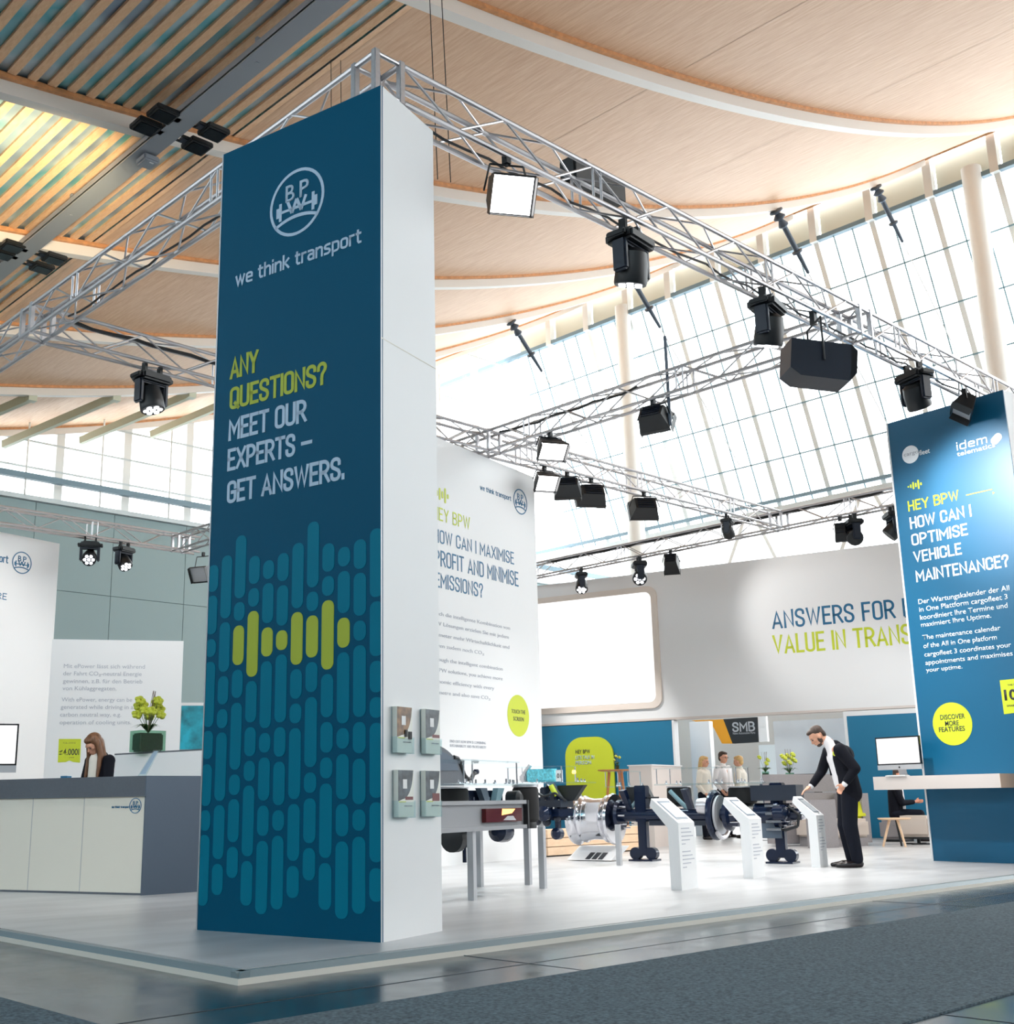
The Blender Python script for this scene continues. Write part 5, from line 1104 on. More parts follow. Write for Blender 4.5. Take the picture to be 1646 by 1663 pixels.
la, lb_ = KP.pt(784, 1336), KP.pt(842, 1312)
tl = MB().frame(Vector((la.x, la.y, la.z))-KP.n*.012, KU, KP.n, ZZ, (lb_-la).dot(KU), .045, lb_.z-la.z).build('tail_lamp', mat('lamp_red', rgb(84, 18, 22), .15), t)
lw = (lb_-la).dot(KU); lh = lb_.z-la.z
MB().prism([la+KP.n*.0335+KU*lw*.42+ZZ*lh*.5, la+KP.n*.0335+KU*lw*.7+ZZ*lh*.62, la+KP.n*.0335+KU*lw*.8+ZZ*lh*.94, la+KP.n*.0335+KU*lw*.44+ZZ*lh*.96], KP.n*.003).build('indicator_lens', mat('amber', (1, .5, .12, 1), .3, emit=(1, .42, .12, 1), estr=2.6), tl, smooth=False)
MB().prism([la+KP.n*.0335+KU*lw*.46+ZZ*lh*.12, la+KP.n*.0335+KU*lw*.82+ZZ*lh*.08, la+KP.n*.0335+KU*lw*.74+ZZ*lh*.42, la+KP.n*.0335+KU*lw*.58+ZZ*lh*.42], KP.n*.003).build('reversing_lens', 'alu_dull', tl, smooth=False)
for px, py, r in ((767, 1462, 0), (779, 1440, 0), (858, 1437, 0), (882, 1443, 0)):
    q = onz(px, py, ZP); MB().frame(q-KU*.03-KP.n*.03, KU, KP.n, ZZ, .06, .06, z0-ZP+(.0 if r == 0 else 0)).build('leg', 'alu_dull', t, smooth=False)
MB().frame(o_-KP.n*1.3+ZZ*.03, KU, KP.n, ZZ, .08, 1.25, z1-z0-.05).frame(o_+KU*(kl-.3)-KP.n*1.3+ZZ*.03, KU, KP.n, ZZ, .08, 1.25, z1-z0-.05).build('side_rail', 'navy_dull', t, smooth=False)
# things on and under the chassis
q = kpx(752, 1362, .5); t = thing('axle_part', 'dark axle components hanging below the chassis left of the first leg', 'machine part', q)
MB().lathe(q-KU*.25, [(.03, 0), (.12, .02), (.12, .12), (.05, .16)], axis=KU, n=18).build('brake_cylinder', 'black', t)
MB().box(q+KU*.02, (.12, .12, .16), bev=.02).tube(q+KU*.02, q+KU*.02-ZZ*.22, .02).build('valve', 'navy', t); MB().tube(q+KU*.2+ZZ*.12, q-KU*.02-ZZ*.1, .012).build('rod', 'chrome', t)
MB().box(q+KU*.14-ZZ*.02, (.08, .1, .14), bev=.02).build('bracket', 'navy', t)
q = kpx(815, 1350, .5); t = thing('air_tank', 'dark blue rounded tank showing beneath the chassis beam', 'tank', q)
MB().lathe(q-KU*.16, [(.04, 0), (.1, .05), (.11, .14), (.11, .22), (.06, .3)], axis=KU, n=20).build('tank_body', 'navy', t); MB().tube(q, q+ZZ*.12, .02).build('hanger', 'black', t)
fq = kpx(728, 1275, .9); zf = zat(740, 1278, fq)
t = thing('mudguard', 'big dark grey plastic mudguard rising behind the chassis', 'mudguard', fq)
W2 = .5; mb = MB(); pr = [(-.35, 0)]+[(-.35+.68*math.sin(a), .42*math.cos(a)) for a in [R_(6*i) for i in range(16)]]
pts = [Vector((fq.x, fq.y, zf))+KU*a+ZZ*b for a, b in pr]
MB().prism(pts, -KP.n*W2).build('shell', 'dark_top', t)
pts = [Vector((fq.x, fq.y, zf))+KP.n*.003+KU*(-.3+.5*math.sin(a))+ZZ*(.16+.2*math.cos(a)) for a in [R_(8*i) for i in range(12)]]+[Vector((fq.x, fq.y, zf))+KP.n*.003-KU*.3+ZZ*.16]
MB().prism(pts, KP.n*.004).build('window_recess', 'slate', t, smooth=False)
ho = Vector((fq.x, fq.y, zf))
mb = MB(); mb.path([ho+KU*a+ZZ*b for a, b in ((.12, .3), (.2, .29), (.28, .2), (.34, .12), (.42, .08), (.5, .09), (.54, .14), (.6, .15))], .022, 8); mb.build('air_hose', 'black', t)
MB().box(ho+KU*.6+ZZ*.16, (.06, .05, .05), bev=.01).build('hose_coupling', 'navy', t)
pc = kpx(775, 1277, .35); plate(Vector((pc.x, pc.y, zat(770, 1277, pc))), KU, KP.n, 1.5, .55, 'clear acrylic plate with small chrome fittings above the chassis beam', 14)
for k, px in enumerate((731, 802)):
    q = kpx(px, 1300, .45+.12*k); zt_ = zat(px, 1279, q); q.z = z1-.05
    if k == 0: airbag(q, .17, zt_-q.z, 'black air spring behind the chassis beam beside the tower edge')
q = kpx(800, 1290, .4); t = CHB
b_ = Vector((q.x, q.y, z1-.1)); zt_ = zat(785, 1280, q)-z1+.1
for s_ in (-1, 1): MB().prism([b_+KU*.02*s_, b_+KU*.1*s_, b_+KU*.26*s_+ZZ*zt_, b_+KU*.12*s_+ZZ*zt_], -KP.n*.06).build('strut', 'bluish' if s_ > 0 else 'slate', t, smooth=False)
MB().frame(b_-KU*.75-KP.n*.2, KU, KP.n, ZZ, 1.12, .12, zt_*.9).build('cross_plate', 'navy', t, smooth=False)
for k in range(6): MB().tube(b_+KU*(-.6+.16*k)+ZZ*zt_*.55-KP.n*.09, b_+KU*(-.6+.16*k)+ZZ*zt_*.55-KP.n*.06, .018, n=6).build('bolt', 'chrome', t)
MB().lathe(b_+KU*.3+ZZ*.12, [(.03, 0), (.07, .02), (.075, .14), (.04, .17)], axis=KP.n, n=16).build('valve', 'black', t)
# big air spring and suspension cluster right of the beam
q = onz(868, 1440, ZP)+KU*.05-KP.n*.1; zt_ = zat(867, 1274, q); q.z = zat(867, 1345, q); airbag(Vector(q), .135, zt_-q.z, 'tall black air spring at the right end of the chassis beam')
qc = onpl(895, 1310, J1+EP.n*1.6, EP.n); kc = Vector((qc.x, qc.y, .62)); t = thing('suspension_unit', 'dark navy suspension and brake assembly between air spring and chrome wheel', 'machine part', kc)
kc.z = .70; kk = 1.0
MB().frame(kc-EU*.28-EP.n*.2, EU, EP.n, ZZ, .5, .4, .1).build('lower_arm', 'navy', t); MB().frame(kc-EU*.3-EP.n*.15+ZZ*.12, EU, EP.n, ZZ, .55, .34, .09).build('upper_arm', 'navy_dull', t)
MB().lathe(kc-EU*.2+EP.n*.22+ZZ*.05, [(.03, 0), (.09, .02), (.1, .1), (.05, .14)], axis=EP.n, n=16).build('brake_cylinder', 'navy', t)
MB().lathe(kc+EU*.05+EP.n*.22+ZZ*.04, [(.03, 0), (.09, .02), (.1, .1), (.05, .14)], axis=EP.n, n=16).build('brake_cylinder', 'navy', t)
for i in range(6): MB().tube(kc-EU*(.22-.08*i)+EP.n*.2+ZZ*.11, kc-EU*(.22-.08*i)+EP.n*.26+ZZ*.11, .014, n=6).build('bolt', 'chrome', t)
rE = Matrix((EU, EP.n, ZZ)).transposed()
MB().box(kc-EU*.04+ZZ*.1, (.46, .26, .30), rot=rE, bev=.03).build('casting', 'navy', t)
for a, z_, r_ in ((-.16, -.06, .055), (-.02, -.07, .06), (.14, -.02, .05)): MB().ball(kc+EU*a+EP.n*.1+ZZ*z_, r_, 12).build('rubber_boot', 'navy_dull', t)
for a, z_, l_ in ((-.24, .24, .18), (-.05, .28, .2), (.1, .22, .16)): MB().box(kc+EU*a+EP.n*.08+ZZ*z_, (.09, .12, l_), rot=rE, bev=.015).build('bracket', 'navy_dull' if a else 'navy', t)
mb = MB(); mb.path([kc-EU*.26+EP.n*.2+ZZ*.3, kc-EU*.12+EP.n*.27+ZZ*.34, kc+EU*.04+EP.n*.27+ZZ*.26, kc+EU*.2+EP.n*.24+ZZ*.3, kc+EU*.28+EP.n*.1+ZZ*.2], .016, 8).path([kc-EU*.2+EP.n*.22+ZZ*.02, kc-EU*.05+EP.n*.3-ZZ*.04, kc+EU*.14+EP.n*.28+ZZ*.03], .014, 8); mb.build('air_hose', 'black', t)
for i in range(5): MB().lathe(kc+EU*(-.2+.1*i)+EP.n*.135+ZZ*(.2-.03*(i % 2)), [(.018, 0), (.018, .02), (.01, .03)], axis=EP.n, n=8).build('bolt', 'chrome', t)
MB().tube(kc-EU*.15+ZZ*.16, kc-EU*.02+ZZ*.4, .045).build('shock_absorber', 'navy', t); MB().tube(kc+EU*.2+ZZ*.16, kc+EU*.02+ZZ*.4, .045).build('shock_absorber', 'navy_dull', t)
MB().tube(kc+EU*.14+EP.n*.1+ZZ*.26, kc+EU*.06+EP.n*.1+ZZ*.4, .035).build('yellow_sleeve', 'lime', t)
MB().prism([kc+EU*.12+ZZ*.2, kc+EU*.34+ZZ*.2, kc+EU*.5+ZZ*.4, kc+EU*.1+ZZ*.4], -EP.n*.1).build('frame_bracket', 'black', t, smooth=False)
MB().lathe(kc+EU*.12-ZZ*.22, [(.04, 0), (.075, .02), (.075, .12), (.04, .15)], axis=EP.n, n=16).build('brake_chamber', 'navy', t)
MB().frame(kc+EU*.08-EP.n*.02-ZZ*.22, EU, EP.n, ZZ, .05, .08, .24).build('chamber_bracket', 'navy', t)
for s_ in (-.24,): MB().frame(kc+EU*s_-EP.n*.1-ZZ*(.7-ZP), EU, EP.n, ZZ, .06, .06, .7-ZP).build('leg', 'alu_dull', t, smooth=False)
pc = kc+ZZ*.43; plate(Vector((pc.x, pc.y, zat(915, 1273, pc))), EU, EP.n, 1.15, .42, 'clear acrylic plate carrying the turquoise valve block', 12)
vb = Vector((pc.x, pc.y, zat(915, 1273, pc)+.025))
t = thing('valve_block', 'turquoise transparent valve block with a white number card', 'model', vb)
mat('turquoise', rgb(110, 205, 220), .2, noise=.35, nscale=30)
MB().box(vb-EU*.12+ZZ*.09, (.42, .16, .17), rot=Matrix((EU, EP.n, ZZ)).transposed(), bev=.02).build('block', 'turquoise', t)
MB().box(vb+EU*.17+EP.n*.06+ZZ*.08, (.1, .01, .15), rot=Matrix((EU, EP.n, ZZ)).transposed()).build('number_card', 'white', t); text('01', vb+EU*.14+EP.n*.067+ZZ*.05, EU, .06, .06, 'print_dark', t, n=EP.n)
MB().box(vb-EU*.4+ZZ*.06, (.12, .12, .1), bev=.02).tube(vb-EU*.42+ZZ*.1, vb-EU*.3+ZZ*.24, .03).build('valve', 'alu', t)
MB().lathe(vb+EU*.36+ZZ*.1, [(.02, 0), (.03, .02), (.02, .05)], n=10).build('amber_light', 'amber', t)
# information kiosks
def kiosk3(foot, hgt, label, w=.38, rise=.23, run=.27):
    """slim post with a sloping touch panel head that leans back to the viewer's left"""
    A_ = onz(*foot, ZP); f = -CI; s_ = DI
    t = thing('info_kiosk', label, 'kiosk', A_-f*.06+s_*w/2); P = lambda a, b, h: A_+s_*a-f*b+ZZ*h
    d = .11
    side = [(0, 0), (d, 0), (d, hgt-.05), (run+.02, hgt+rise-.07), (run, hgt+rise), (0, hgt)]
    MB().prism([P(0, b, h) for b, h in side], s_*w).build('housing', 'white', t, smooth=False)
    a0 = P(0, 0, hgt); sl_ = (P(0, run, hgt+rise)-a0); L_ = sl_.length; sl_.normalize(); nn = s_.cross(sl_)
    MB().frame(a0+s_*.05+sl_*L_*.14, s_, nn, sl_, w-.1, .004, L_*.74).build('touch_screen', mat('tablet', rgb(110, 122, 134), .12) if 'tablet' not in M else 'tablet', t, smooth=False)
    MB().frame(a0+s_*.07+sl_*L_*.2+nn*.002, s_, nn, sl_, w-.14, .004, L_*.6).build('display_area', mat('tablet_lit', rgb(184, 192, 198), .2) if 'tablet_lit' not in M else 'tablet_lit', t, smooth=False)
    MB().lathe(a0+s_*w*.5+sl_*L_*.07, [(.009, 0), (.009, .004)], axis=nn, n=10).build('home_button', 'alu_dull', t)
    for k in range(11):
        if k == 5: continue
        MB().frame(P(.06, 0, hgt-.06-.036*k), s_, f, ZZ, w*(.5+.22*((k*7) % 3)/2 if k not in (4, 10) else .22), .002, .010).build('printed_line', 'print_grey', t, smooth=False)
    return t
kiosk3((1107, 1446), .62, 'white information kiosk with touch screen, nearest to the viewer')
kiosk3((1223, 1427), .62, 'white information kiosk with touch screen in the middle of three', w=.36)
kiosk3((1332, 1409), .62, 'white information kiosk being touched by the man in the suit', w=.30)

# ------------------------------------------------------------------ people
def fuse(parts, name, m, parent, vox=.014, smooth=6, sub=None):
    """parts: ('c', p, q, r1, r2) tapered capsule, ('e', c, (rx,ry,rz), rot) ellipsoid; fused into one continuous surface"""
    mb = MB()
    for p in parts:
        if p[0] == 'c':
            _, a, b, r1, r2 = p; a, b = Vector(a), Vector(b)
            mb.tube(a, b, r1, r2, n=14).ball(a, r1, 12).ball(b, r2, 12)
        else:
            rot = p[3] if len(p) > 3 else None
            mb.ball(p[1], 1, 16, p[2], rot)
    me = bpy.data.meshes.new('f'); mb.bm.to_mesh(me); mb.bm.free()
    o = bpy.data.objects.new('f', me); COL.objects.link(o)
    r = o.modifiers.new('r', 'REMESH'); r.mode = 'VOXEL'; r.voxel_size = vox; r.adaptivity = 0
    if smooth: sm = o.modifiers.new('s', 'SMOOTH'); sm.iterations = smooth; sm.factor = .5
    bpy.context.view_layer.update()
    res = bpy.data.meshes.new_from_object(o.evaluated_get(bpy.context.evaluated_depsgraph_get()))
    bpy.data.objects.remove(o); b = bmesh.new(); b.from_mesh(res); bpy.data.meshes.remove(res)
    x = MB(); x.bm.free(); x.bm = b
    return x.build(name, m, parent)
mat('skin', rgb(216, 160, 132), .5); mat('skin_red', rgb(206, 140, 112), .5); mat('suit', rgb(14, 16, 26), .8, spec=.2); mat('trousers', rgb(16, 20, 32), .8, spec=.2); mat('shirt', rgb(236, 234, 236), .7); mat('shirt_cream', rgb(232, 226, 214), .7)
mat('hair_dark', rgb(66, 50, 42), .6, noise=.4, nscale=60, stretch=(1, 1, .2)); mat('hair_brown', rgb(112, 76, 50), .5, noise=.5, nscale=50, stretch=(1, 1, .12)); mat('hair_blond', rgb(206, 168, 110), .5, noise=.3, nscale=50); mat('shoe', rgb(28, 20, 24), .25)
def head_parts(c, T, s=1.0, beard=False):
    """T: 3x3 matrix, columns = face forward, face left, up"""
    L = lambda x, y, z: c+T @ Vector((x*s, y*s, z*s))
    E_ = lambda x, y, z, rx, ry, rz: ('e', L(x, y, z), (rx*s, ry*s, rz*s), T)
    P = [E_(-.012, 0, .03, .098, .076, .092), E_(.012, 0, -.035, .072, .060, .082), E_(.045, 0, -.075, .038, .040, .032), E_(.060, 0, .03, .036, .055, .030),
         ('c', L(.082, 0, .012), L(.104, 0, -.022), .010*s, .014*s), E_(.078, 0, -.052, .018, .026, .010), E_(.072, 0, -.064, .018, .024, .009), E_(.052, .042, -.012, .026, .020, .022), E_(.052, -.042, -.012, .026, .020, .022)]
    for q in (-1, 1): P += [E_(-.006, q*.076, -.012, .020, .009, .030)]
    return P
def eyes(c, T, parent, s=1.0, glasses=False):
    L = lambda x, y, z: c+T @ Vector((x*s, y*s, z*s))
    for q in (-1, 1):
        MB().ball(L(.078, q*.03, .008), .011*s, 8).build('eye', 'print_dark', parent); MB().tube(L(.088, q*.018, .028), L(.080, q*.045, .028), .004*s, n=6).build('eyebrow', 'hair_dark', parent)
    MB().tube(L(.093, -.018, -.058), L(.093, .018, -.058), .003*s, n=6).build('mouth', mat('lip', rgb(170, 96, 84), .5) if 'lip' not in M else 'lip', parent)
    if glasses:
        mb = MB()
        for q in (-1, 1):
            ring = [L(.098, q*.031+.020*math.cos(a), .006+.015*math.sin(a)) for a in [2*math.pi*i/12 for i in range(13)]]; mb.path(ring, .0025*s, 5)
            mb.tube(L(.094, q*.052, .008), L(-.005, q*.078, .008), .0025*s, n=5)
        mb.tube(L(.098, -.011, .008), L(.098, .011, .008), .0025*s, n=5).build('glasses', 'black', parent)
def hand_parts(w, d, side, s=1.0, curl=.5):
    """w wrist, d direction of the palm, side: vector towards the thumb"""
    d = d.normalized(); side = (side-d*side.dot(d)).normalized(); nrm = d.cross(side); P = []
    c = w+d*.045*s
    P += [('c', w, c, .022*s, .028*s), ('e', w+d*.055*s, (.045*s, .038*s, .016*s), Matrix((d, side, nrm)).transposed())]
    for i, (o, L_) in enumerate(((.028, .072), (.010, .082), (-.010, .075), (-.027, .060))):
        k0 = w+d*.088*s+side*o*s; k1 = k0+(d*math.cos(curl*.5)-nrm*math.sin(curl*.5))*L_*.5*s; k2 = k1+(d*math.cos(curl)-nrm*math.sin(curl))*L_*.5*s
        P += [('c', k0, k1, .0088*s, .0082*s), ('c', k1, k2, .0082*s, .0070*s)]
    t0 = w+d*.028*s+side*.026*s; t1 = t0+(d*.7+side*.7).normalized()*.04*s; t2 = t1+(d*.95+side*.25-nrm*.1).normalized()*.034*s
    P += [('c', t0, t1, .013*s, .010*s), ('c', t1, t2, .010*s, .008*s)]
    return P
def frame3(f, up=ZZ):
    f = Vector(f).normalized(); l = up.cross(f).normalized(); return Matrix((f, l, f.cross(l))).transposed()
U4 = AR.xy.to_3d().normalized()
def man_suit():
    g = onz(1390, 1408.5, ZP); F3 = -U4; F3 = (F3+AF.xy.to_3d()*.12).normalized(); Lf = ZZ.cross(F3)
    P = lambda x, y, z: g+F3*x+Lf*y+ZZ*z
    t = thing('person', 'bearded man in a black suit leaning over to tap the rightmost kiosk', 'person', g)
    pel, wst, chs, nb, hc = P(.03, 0, .97), P(.05, 0, 1.12), P(.10, 0, 1.34), P(.19, 0, 1.50), P(.33, 0, 1.575)
    sL, sR = P(.11, .19, 1.40), P(.17, -.19, 1.39)
    T = frame3(F3*.72-ZZ*.62)
    el, hl = P(-.04, .27, 1.17), P(.10, .24, .99)
    er, hr = P(.27, -.24, 1.15), P(.42, -.20, .97)
    tip = P(.53, -.19, .91)
    body = [('c', P(0, .1, .08), P(.03, .1, .5), .045, .06), ('c', P(0.03, .1, .5), P(.03, .09, .92), .07, .09), ('c', P(.02, -.1, .08), P(.05, -.1, .5), .045, .06), ('c', P(.05, -.1, .5), P(.03, -.09, .92), .07, .09),
            ('c', pel, chs, .10, .10), ('c', chs, nb, .09, .05), ('c', nb, P(.26, 0, 1.545), .056, .054), ('c', sL, sR, .06, .06), ('c', sL, el, .05, .04), ('c', el, hl, .035, .026), ('c', sR, er, .05, .04), ('c', er, hr, .035, .026)]
    body += head_parts(hc, T) + hand_parts(hl, (hl-el), F3, curl=1.2) + hand_parts(hr, (tip-hr), Lf, curl=.5)
    fuse(body, 'body', 'skin', t, vox=.0085, smooth=2)
    eyes(hc, T, t)
    LH = lambda x, y, z: hc+T @ Vector((x, y, z))
    fuse([('e', LH(-.03, 0, .055), (.092, .080, .078), T), ('e', LH(.03, 0, .095), (.055, .06, .03), T), ('e', LH(-.07, 0, .0), (.045, .066, .07), T)], 'hair', 'hair_dark', t, .009, 3)
    fuse([('e', LH(.045, 0, -.085), (.042, .046, .030), T), ('e', LH(.01, .058, -.045), (.03, .012, .045), T), ('e', LH(.01, -.058, -.045), (.03, .012, .045), T)], 'beard', 'hair_dark', t, .008, 2)
    fuse([('c', P(.05, 0, 1.0), P(.10, 0, 1.32), .125, .140), ('c', P(.10, 0, 1.32), P(.17, 0, 1.45), .130, .080), ('c', P(.17, 0, 1.45), P(.225, 0, 1.52), .074, .064)], 'shirt', 'shirt', t, .012, 3)
    jk = [('c', P(-.005, .08, .88), P(.03, .08, 1.12), .132, .122), ('c', P(.005, -.08, .88), P(.04, -.08, 1.12), .132, .122), ('c', P(.03, .07, 1.12), P(.06, .07, 1.32), .128, .135), ('c', P(.04, -.07, 1.12), P(.06, -.07, 1.32), .128, .13),
          ('c', P(.03, 0, 1.34), P(.12, 0, 1.46), .13, .072), ('c', P(.05, .08, 1.36), sL, .11, .082), ('c', P(.09, -.08, 1.36), sR, .11, .082), ('c', sL, el, .080, .064), ('c', el, P(.07, .245, 1.025), .062, .050), ('c', sR, er, .078, .062), ('c', er, P(.395, -.205, 1.0), .060, .048)]
    fuse(jk, 'jacket', 'suit', t, .012, 4)
    fuse([('c', P(.09, .245, 1.0), P(.10, .243, .985), .036, .036)], 'cuff', 'shirt', t, .008, 1); fuse([('c', P(.405, -.202, .988), P(.418, -.2, .975), .036, .036)], 'cuff', 'shirt', t, .008, 1)
    MB().tube(P(.235, 0, 1.44), P(.185, 0, 1.10), .012, .028, n=8).build('tie', 'suit', t); MB().lathe(P(.155, .14, 1.36), [(.034, 0), (.034, .012)], axis=(F3+Lf*1.2+ZZ*.2), n=14).build('lapel_badge', 'lime', t)
    tr = []
    for y, o in ((.1, 0.0), (-.1, .02)):
        tr += [('c', P(.02, y*.9, .90), P(.05+o, y, .50), .108, .090), ('c', P(.05+o, y, .50), P(.0+o, y, .10), .092, .072)]
    tr += [('c', P(.02, .06, .92), P(.02, -.06, .92), .10, .10)]
    fuse(tr, 'trousers', 'trousers', t, .012, 4)
    for y, o in ((.1, 0), (-.1, .02)):
        fuse([('c', P(-.03+o, y, .045), P(.12+o, y, .04), .043, .042), ('c', P(.12+o, y, .035), P(.24+o, y, .028), .042, .026), ('c', P(0+o, y, .06), P(.0+o, y, .10), .045, .045)], 'shoe', 'shoe', t, .009, 2)
man_suit()
def bystander(foot, h, face, label, hair, shirt, long=False, glasses=False, trs='trousers', armf=.12):
    g = onz(*foot, ZP); F3 = Vector(face).normalized(); Lf = ZZ.cross(F3); k = h/1.75
    P = lambda x, y, z: g+(F3*x+Lf*y+ZZ*z)*k
    t = thing('person', label, 'person', g); hc = P(.03, 0, 1.62); T = frame3(F3-ZZ*.12)
    body = [('c', P(0, .09, .08), P(.01, .09, .5), .042, .058), ('c', P(0.01, .09, .5), P(0, .09, .9), .065, .085), ('c', P(.0, -.09, .08), P(.01, -.09, .5), .042, .058), ('c', P(.01, -.09, .5), P(0, -.09, .9), .065, .085), ('c', P(0, 0, .95), P(0, 0, 1.32), .11, .12), ('c', P(0, 0, 1.32), P(0, 0, 1.47), .1, .06), ('c', P(0, 0, 1.45), P(.01, 0, 1.56), .052, .05)]
    arms = []
    for y in (1, -1):
        s_, e_, h_ = P(0, .19*y, 1.40), P(-.03, .25*y, 1.12), P(armf, .22*y, .95)
        body += [('c', s_, e_, .045, .036), ('c', e_, h_, .034, .025)]+hand_parts(h_, h_-e_, F3, k, .7); arms += [('c', s_, e_, .062, .052), ('c', e_, e_.lerp(h_, .85), .050, .040)]
    body += head_parts(hc, T, k)
    fuse(body, 'body', 'skin', t, .012, 2); eyes(hc, T, t, k, glasses)
    LH = lambda x, y, z: hc+T @ Vector((x, y, z))*k
    hp = [('e', LH(-.03, 0, .05), (.095*k, .084*k, .086*k), T), ('e', LH(.03, 0, .09), (.055*k, .062*k, .036*k), T), ('e', LH(-.065, 0, -.01), (.05*k, .07*k, .075*k), T)]
    if long: hp += [('c', LH(-.07, 0, .0), LH(-.09, 0, -.2), .06, .05), ('c', LH(-.03, .07, 0), LH(-.03, .075, -.12), .025, .02), ('c', LH(-.03, -.07, 0), LH(-.03, -.075, -.12), .025, .02)]
    fuse(hp, 'hair', hair, t, .011, 2)
    fuse([('c', P(0, .05, .98), P(0, .06, 1.32), .125, .13), ('c', P(0, -.05, .98), P(0, -.06, 1.32), .125, .13), ('c', P(0, .06, 1.34), P(0, .18, 1.40), .1, .07), ('c', P(0, -.06, 1.34), P(0, -.18, 1.40), .1, .07), ('c', P(0, 0, 1.38), P(0, 0, 1.485), .1, .062)]+arms, 'shirt', shirt, t, .014, 3)
    fuse([('c', P(0, .09, .92), P(.01, .09, .5), .115, .08), ('c', P(0.01, .09, .5), P(0, .09, .09), .078, .06), ('c', P(0, -.09, .92), P(.01, -.09, .5), .115, .08), ('c', P(0.01, -.09, .5), P(0, -.09, .09), .078, .06)], 'trousers', trs, t, .014, 3)
    for y in (.09, -.09): fuse([('c', P(-.03, y, .04), P(.13, y, .035), .042, .036), ('c', P(0, y, .06), P(0, y, .09), .045, .045)], 'shoe', 'shoe', t, .011, 1)
    return t
TV = -AF.xy.to_3d().normalized()
bystander((1149, 1363.5), 1.70, U4*.8+TV*.6, 'blond woman with a long cream blouse standing leftmost of the three visitors', 'hair_blond', 'shirt_cream', long=True)
bystander((1181, 1360.3), 1.83, U4*.6+TV*.8, 'dark-haired man with glasses in a white shirt between two blond visitors', 'hair_dark', 'shirt', glasses=True)
bystander((1209, 1361), 1.72, -U4*.7+TV*-.4, 'blond visitor in a cream shirt turned away, rightmost of the three standing', 'hair_blond', 'shirt_cream')
def receptionist():
    dv = ray(163, 1262); k = 13.55; g = CAMP+dv*k; g.z = ZP
    F3 = (TV*.75-U4*.55).normalized(); Lf = ZZ.cross(F3); P = lambda x, y, z: g+F3*x+Lf*y+ZZ*z
    hc = onpl(152, 1210, g, TV); hz = hc.z; g = Vector((hc.x, hc.y, ZP))-F3*.10; P = lambda x, y, z: g+F3*x+Lf*y+ZZ*z; top = hz-ZP
    t = thing('person', 'woman with long brown hair in a dark blazer looking down behind the reception counter', 'person', g)
    hc = P(.10, 0, top); T = frame3(F3*.75-ZZ*.55)
    sh = top-.15; 
    body = [('c', P(0, 0, sh-.45), P(0, 0, sh-.1), .11, .12), ('c', P(0, 0, sh-.1), P(.0, 0, sh+.03), .1, .055), ('c', P(0, 0, sh), P(.06, 0, top-.06), .05, .05)]
    for y in (.08, -.08): body += [('c', P(0, y, .08), P(0, y, .5), .04, .055), ('c', P(0, y, .5), P(0, y, sh-.48), .06, .085)]
    for y in (1, -1):
        s_, e_, h_ = P(0, .17*y, sh-.03), P(.04, .22*y, sh-.30), P(.27, .1*y, sh-.34); body += [('c', s_, e_, .042, .035), ('c', e_, h_, .032, .024)]+hand_parts(h_, h_-e_, ZZ, .9, .6)
    body += head_parts(hc, T, .96); fuse(body, 'body', 'skin', t, .009, 2); eyes(hc, T, t, .96)
    LH = lambda x, y, z: hc+T @ Vector((x, y, z))
    hp = [('e', LH(-.03, 0, .05), (.100, .088, .086), T), ('e', LH(.02, 0, .085), (.062, .068, .04), T), ('c', LH(-.06, 0, -.01), P(-.05, 0, sh-.10), .078, .06), ('c', LH(-.05, -.04, -.01), P(-.03, -.09, sh-.10), .05, .04), ('c', LH(-.05, .04, -.01), P(-.03, .09, sh-.10), .05, .04)]
    for y in (1, -1): hp += [('c', LH(-.01, .078*y, .03), P(.07, .10*y, sh+.02), .032, .036), ('c', P(.07, .10*y, sh+.02), P(.11, .11*y, sh-.22), .036, .018)]
    fuse(hp, 'hair', 'hair_brown', t, .009, 3)
    fuse([('c', P(.03, 0, sh-.4), P(.03, 0, sh-.02), .11, .10)], 'blouse', 'shirt_cream', t, .012, 3)
    j = [('c', P(0, .07, sh-.45), P(-.01, .07, sh-.1), .105, .105), ('c', P(0, -.07, sh-.45), P(-.01, -.07, sh-.1), .105, .105), ('c', P(-.02, 0, sh-.1), P(-.02, 0, sh-.0), .12, .09)]
    for y in (1, -1): s_, e_, h_ = P(0, .17*y, sh-.03), P(.04, .22*y, sh-.30), P(.27, .1*y, sh-.34); j += [('c', P(-.01, .08*y, sh-.06), s_, .085, .072), ('c', s_, e_, .068, .055), ('c', e_, e_.lerp(h_, .85), .052, .042)]
    fuse(j, 'blazer', 'suit', t, .011, 3)
    tr = [('c', P(0, y, sh-.48), P(0, y, .12), .10, .06) for y in (.08, -.08)]; fuse(tr, 'trousers', 'trousers', t, .015, 2)
    for y in (.08, -.08): fuse([('c', P(-.02, y, .04), P(.12, y, .035), .04, .032)], 'shoe', 'shoe', t, .012, 1)
receptionist()
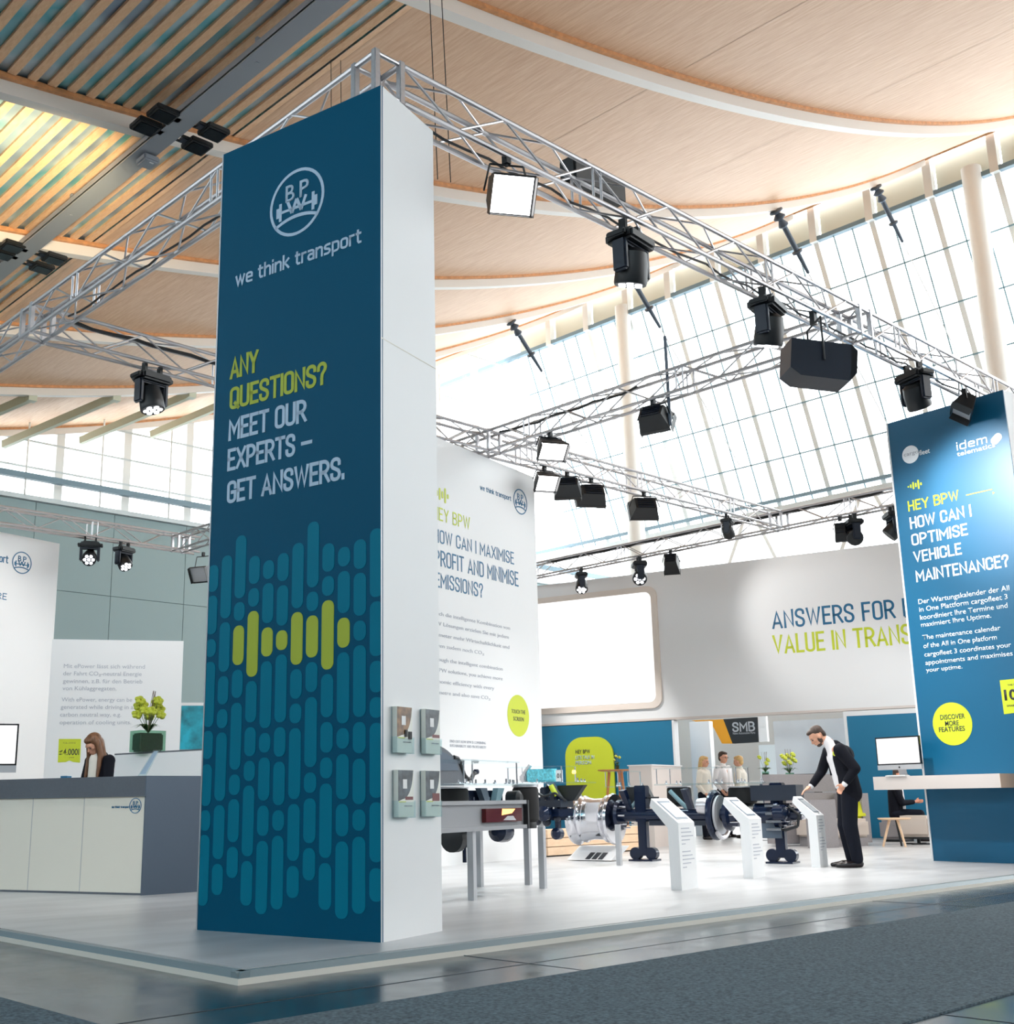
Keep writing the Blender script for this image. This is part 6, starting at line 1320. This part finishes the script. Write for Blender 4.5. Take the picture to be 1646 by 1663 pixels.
def seated():
    g = onz(1459, 1366.5, ZP); F3 = (U4*.95+TV*.3).normalized(); Lf = ZZ.cross(F3); P = lambda x, y, z: g+F3*x+Lf*y+ZZ*z
    t = thing('person', 'seated man in a dark suit with clasped hands, partly hidden by the shelf', 'person', g)
    hc = P(.12, 0, 1.22); T = frame3(F3-ZZ*.2); s_ = {}
    body = [('c', P(0, 0, .52), P(.03, 0, .92), .12, .12), ('c', P(.03, 0, .92), P(.06, 0, 1.05), .1, .06), ('c', P(.06, 0, 1.02), P(.1, 0, 1.16), .052, .05)]+head_parts(hc, T)
    jk = [('c', P(0, .05, .5), P(.02, .06, .9), .13, .135), ('c', P(0, -.05, .5), P(.02, -.06, .9), .13, .135), ('c', P(.02, 0, .92), P(.04, 0, 1.03), .12, .075)]
    for y in (1, -1):
        a, e, h = P(.03, .19*y, .96), P(.12, .22*y, .70), P(.36, .04*y, .72)
        body += [('c', a, e, .045, .036), ('c', e, h, .034, .026)]+hand_parts(h, h-e, ZZ, 1, 1.0); jk += [('c', P(.02, .07*y, .95), a, .095, .078), ('c', a, e, .074, .06), ('c', e, e.lerp(h, .8), .057, .046)]
        body += [('c', P(0, .1*y, .5), P(.42, .12*y, .5), .085, .06), ('c', P(.42, .12*y, .5), P(.40, .12*y, .1), .055, .042)]
    fuse(body, 'body', 'skin_red', t, .011, 2); eyes(hc, T, t)
    LH = lambda x, y, z: hc+T @ Vector((x, y, z))
    fuse([('e', LH(-.03, 0, .055), (.092, .080, .078), T), ('e', LH(-.07, 0, 0), (.045, .066, .07), T)], 'hair', 'hair_dark', t, .011, 2)
    fuse(jk, 'jacket', 'suit', t, .013, 3); fuse([('c', P(.08, 0, .62), P(.09, 0, .98), .11, .08)], 'shirt', 'shirt', t, .013, 2)
    tr = []
    for y in (1, -1): tr += [('c', P(0, .1*y, .5), P(.42, .12*y, .5), .10, .08), ('c', P(.42, .12*y, .5), P(.40, .12*y, .1), .078, .06)]
    fuse(tr, 'trousers', 'trousers', t, .014, 2)
    for y in (.12, -.12): fuse([('c', P(.38, y, .045), P(.55, y, .035), .042, .032)], 'shoe', 'shoe', t, .012, 1)
    t2_ = thing('pouf', 'grey upholstered pouf under the seated man in the suit', 'pouf', g); MB().box(g+ZZ*.22, (.5, .5, .36), bev=.05).build('seat', 'sofa_grey', t2_); MB().box(g+ZZ*.02, (.4, .4, .04)).build('plinth', 'black', t2_)
seated()

# ------------------------------------------------------------------ light given by the booth's own lamps
def spot_at(px_or, target, e, ang=70, col=(1, .98, .96), size=.12): lamp('SPOT', 'booth_spot', px_or, target, e, col, size, ang, .7)
lz = ZB-.45
spot_at((8.1, TY0+.5, lz), (9.4, 8.4, 0), 430, 72); spot_at((10.4, TY0+.5, lz), (11.5, 8.8, 0), 640, 76); spot_at((13.4, TY0+.6, lz), (14.0, 9.5, 0), 640, 95)
spot_at((TX1, 9.2, lz), (11.2, 8.6, 0), 560, 80); spot_at((13.5, TY1-.4, lz), (12.6, 9.2, 0), 640, 84); spot_at((16.3, TY1-.2, lz), (16, 10, 0), 600, 100)
spot_at((19.6, 15.8, lz), (17.5, 13, 0), 500, 95); spot_at((19.8, 11.0, lz), (18.4, 10.4, 0), 450, 95)
spot_at((13.2, 6.9, lz), tuple(T2P.pt(1602, 800)), 560, 50, (1, 1, 1)); spot_at((11.5, 7.6, lz), tuple(T2P.pt(1580, 980)), 1300, 60, (1, 1, 1)); spot_at((19.3, 14.5, lz), tuple(HW.pt(1330, 1000)), 220, 60)
spot_at((6.6, TY1, lz), (6.6, 14.4, .6), 300, 100); spot_at((5.4, 9.2, lz), (5.6, 12.2, .7), 430, 80); spot_at((9.0, 18.6, lz), (7.6, 22, 3), 200, 90); spot_at((7.4, TY1+.6, lz), tuple(SP3.pt(190, 1140)), 500, 60)
spot_at((20.0, 9.4, 3.4), tuple(HW.pt(1410, 1215)), 260, 80, (.95, .98, 1)); spot_at((18.6, 17.6, lz), tuple(HW.pt(1000, 1210)), 700, 50)
lamp('SPOT', 'warm_uplight', (6.8, 16.6, 9.6), (7.2, 20.2, 12.3), 1700, (1, .80, .48), .2, 95, .9)
